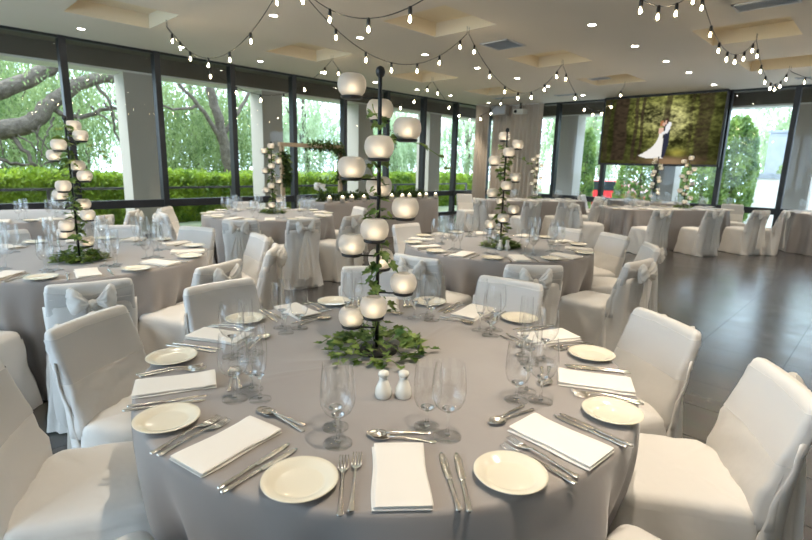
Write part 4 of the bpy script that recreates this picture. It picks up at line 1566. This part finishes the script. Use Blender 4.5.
vent('grey slatted ceiling vent between the two middle ceiling recesses', -4.70, 6.86, 0.25, 0.25)
vent('slatted ceiling vent cut by the frame over the open floor', -1.38, 7.0, 0.3, 0.16, mat='vent_white')
vent('dark slatted ceiling vent before the screen', -4.78, 10.5, 0.2, 0.12)
vent('flat slatted ceiling vent before the curtain', -8.0, 11.95, 0.35, 0.12)
vent('flat slatted ceiling vent near the head table', -6.4, 12.3, 0.3, 0.1)
vent('long slim ceiling vent by the wide pane', -1.1, 12.6, 0.7, 0.08)


# ------------------------------------------------------------------ festoon lights
def festoon(label, a, b, sag, nb, seed, za=CZ - 0.09, zb=CZ - 0.09, skew=0.0):
    t = thing('festoon_light', label, 'string lights')
    rr = random.Random(seed)

    def p(s):
        return (a[0] + (b[0] - a[0]) * s, a[1] + (b[1] - a[1]) * s, za + (zb - za) * s - sag * 4 * s * (1 - s) * (1 + skew * (s - 0.5)))
    MB().tube([p(k / 40) for k in range(41)], 0.0042, 6).build('cable', 'black_iron', t)
    for e_, z in ((a, za), (b, zb)):
        MB().tube([(e_[0], e_[1], z), (e_[0], e_[1], CZ - 0.0005)], 0.003, 6).build('hanger', 'black_iron', t)
    for k in range(nb):
        s = (k + 0.35 + rr.uniform(-0.05, 0.05)) / (nb - 0.3)
        x, y, z = p(s)
        MB().lathe([(0.008, 0.006), (0.014, 0.0), (0.0155, -0.02), (0.0155, -0.05), (0.013, -0.054)], 12, (x, y, z)).build('socket', 'black_iron', t)
        g = MB().lathe([(0.012, -0.052), (0.016, -0.062), (0.0235, -0.08), (0.026, -0.093), (0.022, -0.107), (0.012, -0.117), (0.002, -0.12)], 14, (x, y, z), False, True).build('bulb', 'bulb_glass', t)
        MB().lathe([(0.002, -0.060), (0.009, -0.074), (0.0115, -0.090), (0.008, -0.102), (0.002, -0.107)], 10, (x, y, z)).build('filament', 'bulb_glow', g)


HX, HY = (-7.48, -4.5, -1.7), (2.93, 5.74, 8.40, 11.15)
COLL = ('by the tree windows', 'down the middle of the room', 'over the open floor')
SPAN = ('first', 'second', 'third')
LOW = {(0, 0): 0.72, (0, 1): 0.60, (0, 2): 0.6, (1, 0): 0.58, (1, 1): 0.60, (1, 2): 0.62, (2, 0): 0.42, (2, 1): 0.36, (2, 2): 0.36}
for i, x in enumerate(HX):
    for j in range(3):
        festoon('string of warm bulbs %s, %s span from the camera end' % (COLL[i], SPAN[j]), (x, HY[j] + 0.02), (x, HY[j + 1] - 0.02), LOW[(i, j)], 7, 10 * i + j)
festoon('string of warm bulbs crossing the room between the first ceiling recesses', (-7.46, 2.93), (-4.52, 2.93), 0.56, 6, 51)
festoon('string of warm bulbs crossing above the tall candle stand', (-4.48, 2.93), (-1.72, 2.93), 0.60, 6, 52)
festoon('short string of warm bulbs reaching the last ceiling recess', (-1.68, 11.17), (-0.2, 12.4), 0.2, 3, 53)

# ------------------------------------------------------------------ tidy up the unused masters
for p_ in protos:
    for c in list(p_.children):
        bpy.data.objects.remove(c)
    bpy.data.objects.remove(p_)

# ------------------------------------------------------------------ daylight, exposure
w = bpy.data.worlds.new('sky')
sc.world = w
w.use_nodes = True
nt = w.node_tree
bg = nt.nodes['Background']
sky = nt.nodes.new('ShaderNodeTexSky')
sky.sky_type = 'HOSEK_WILKIE'
sky.turbidity = 4.0
sky.sun_direction = Vector((-0.45, -0.25, 0.85)).normalized()
mx = nt.nodes.new('ShaderNodeMix')
mx.data_type = 'RGBA'
mx.inputs['Factor'].default_value = 1.0
mx.inputs['A'].default_value = (0, 0, 0, 1)
mx.inputs['B'].default_value = (0.63, 0.81, 1.0, 1)
nt.links.new(mx.outputs['Result'], bg.inputs['Color'])
bg.inputs['Strength'].default_value = 2.25
sun = bpy.data.lights.new('sun', 'SUN')
sun.energy = 2.4
sun.angle = radians(50)
sun.color = (1.0, 0.96, 0.88)
so = bpy.data.objects.new('sun', sun)
col.objects.link(so)
so.rotation_euler = Vector((0.66, 0.34, -0.72)).to_track_quat('-Z', 'Y').to_euler()

sc.view_settings.view_transform = 'Standard'
sc.view_settings.look = 'None'
sc.view_settings.gamma = 1.0
sc.view_settings.use_curve_mapping = False
sc.view_settings.exposure = 1.38
cy = sc.cycles
cy.max_bounces = 10
cy.diffuse_bounces = 4
cy.glossy_bounces = 4
cy.transmission_bounces = 4
cy.transparent_max_bounces = 40
cy.caustics_reflective = False
cy.caustics_refractive = False
cy.sample_clamp_indirect = 6.0
cy.sample_clamp_direct = 0.0
cy.use_denoising = True
cy.use_light_tree = True

# ------------------------------------------------------------------ repeats of a kind share a group
GROUPS = {'banquet_chair': 'white covered banquet chairs', 'banquet_table': 'banquet tables in taupe cloths', 'side_plate': 'side plates', 'napkin': 'folded napkins',
          'water_goblet': 'water goblets', 'wine_glass': 'wine glasses', 'champagne_flute': 'champagne flutes', 'table_knife': 'table knives', 'table_fork': 'table forks',
          'spoon': 'dessert spoons', 'condiment_shaker': 'china shakers', 'candle_stand': 'candle stands with frosted bowls', 'ivy_vine': 'ivy vines on the candle stands',
          'votive_candle': 'votives along the head table', 'downlight': 'round ceiling lights', 'ceiling_vent': 'slatted ceiling vents', 'festoon_light': 'strings of warm bulbs',
          'tree': 'trees outside the glass', 'bush': 'bushes outside the back glass', 'curtain': 'corner curtains', 'garland': 'greenery garlands'}
for o_ in list(sc.objects):
    if o_.parent is None and 'category' in o_.keys():
        g_ = GROUPS.get(o_.name.split('.')[0])
        if g_:
            lab_ = o_['label']
            if o_['category'] in ('plate', 'napkin', 'glass', 'cutlery', 'shaker') and ' on the ' in lab_:
                g_ += ' on the ' + lab_.rsplit(' on the ', 1)[1]
            o_['group'] = g_
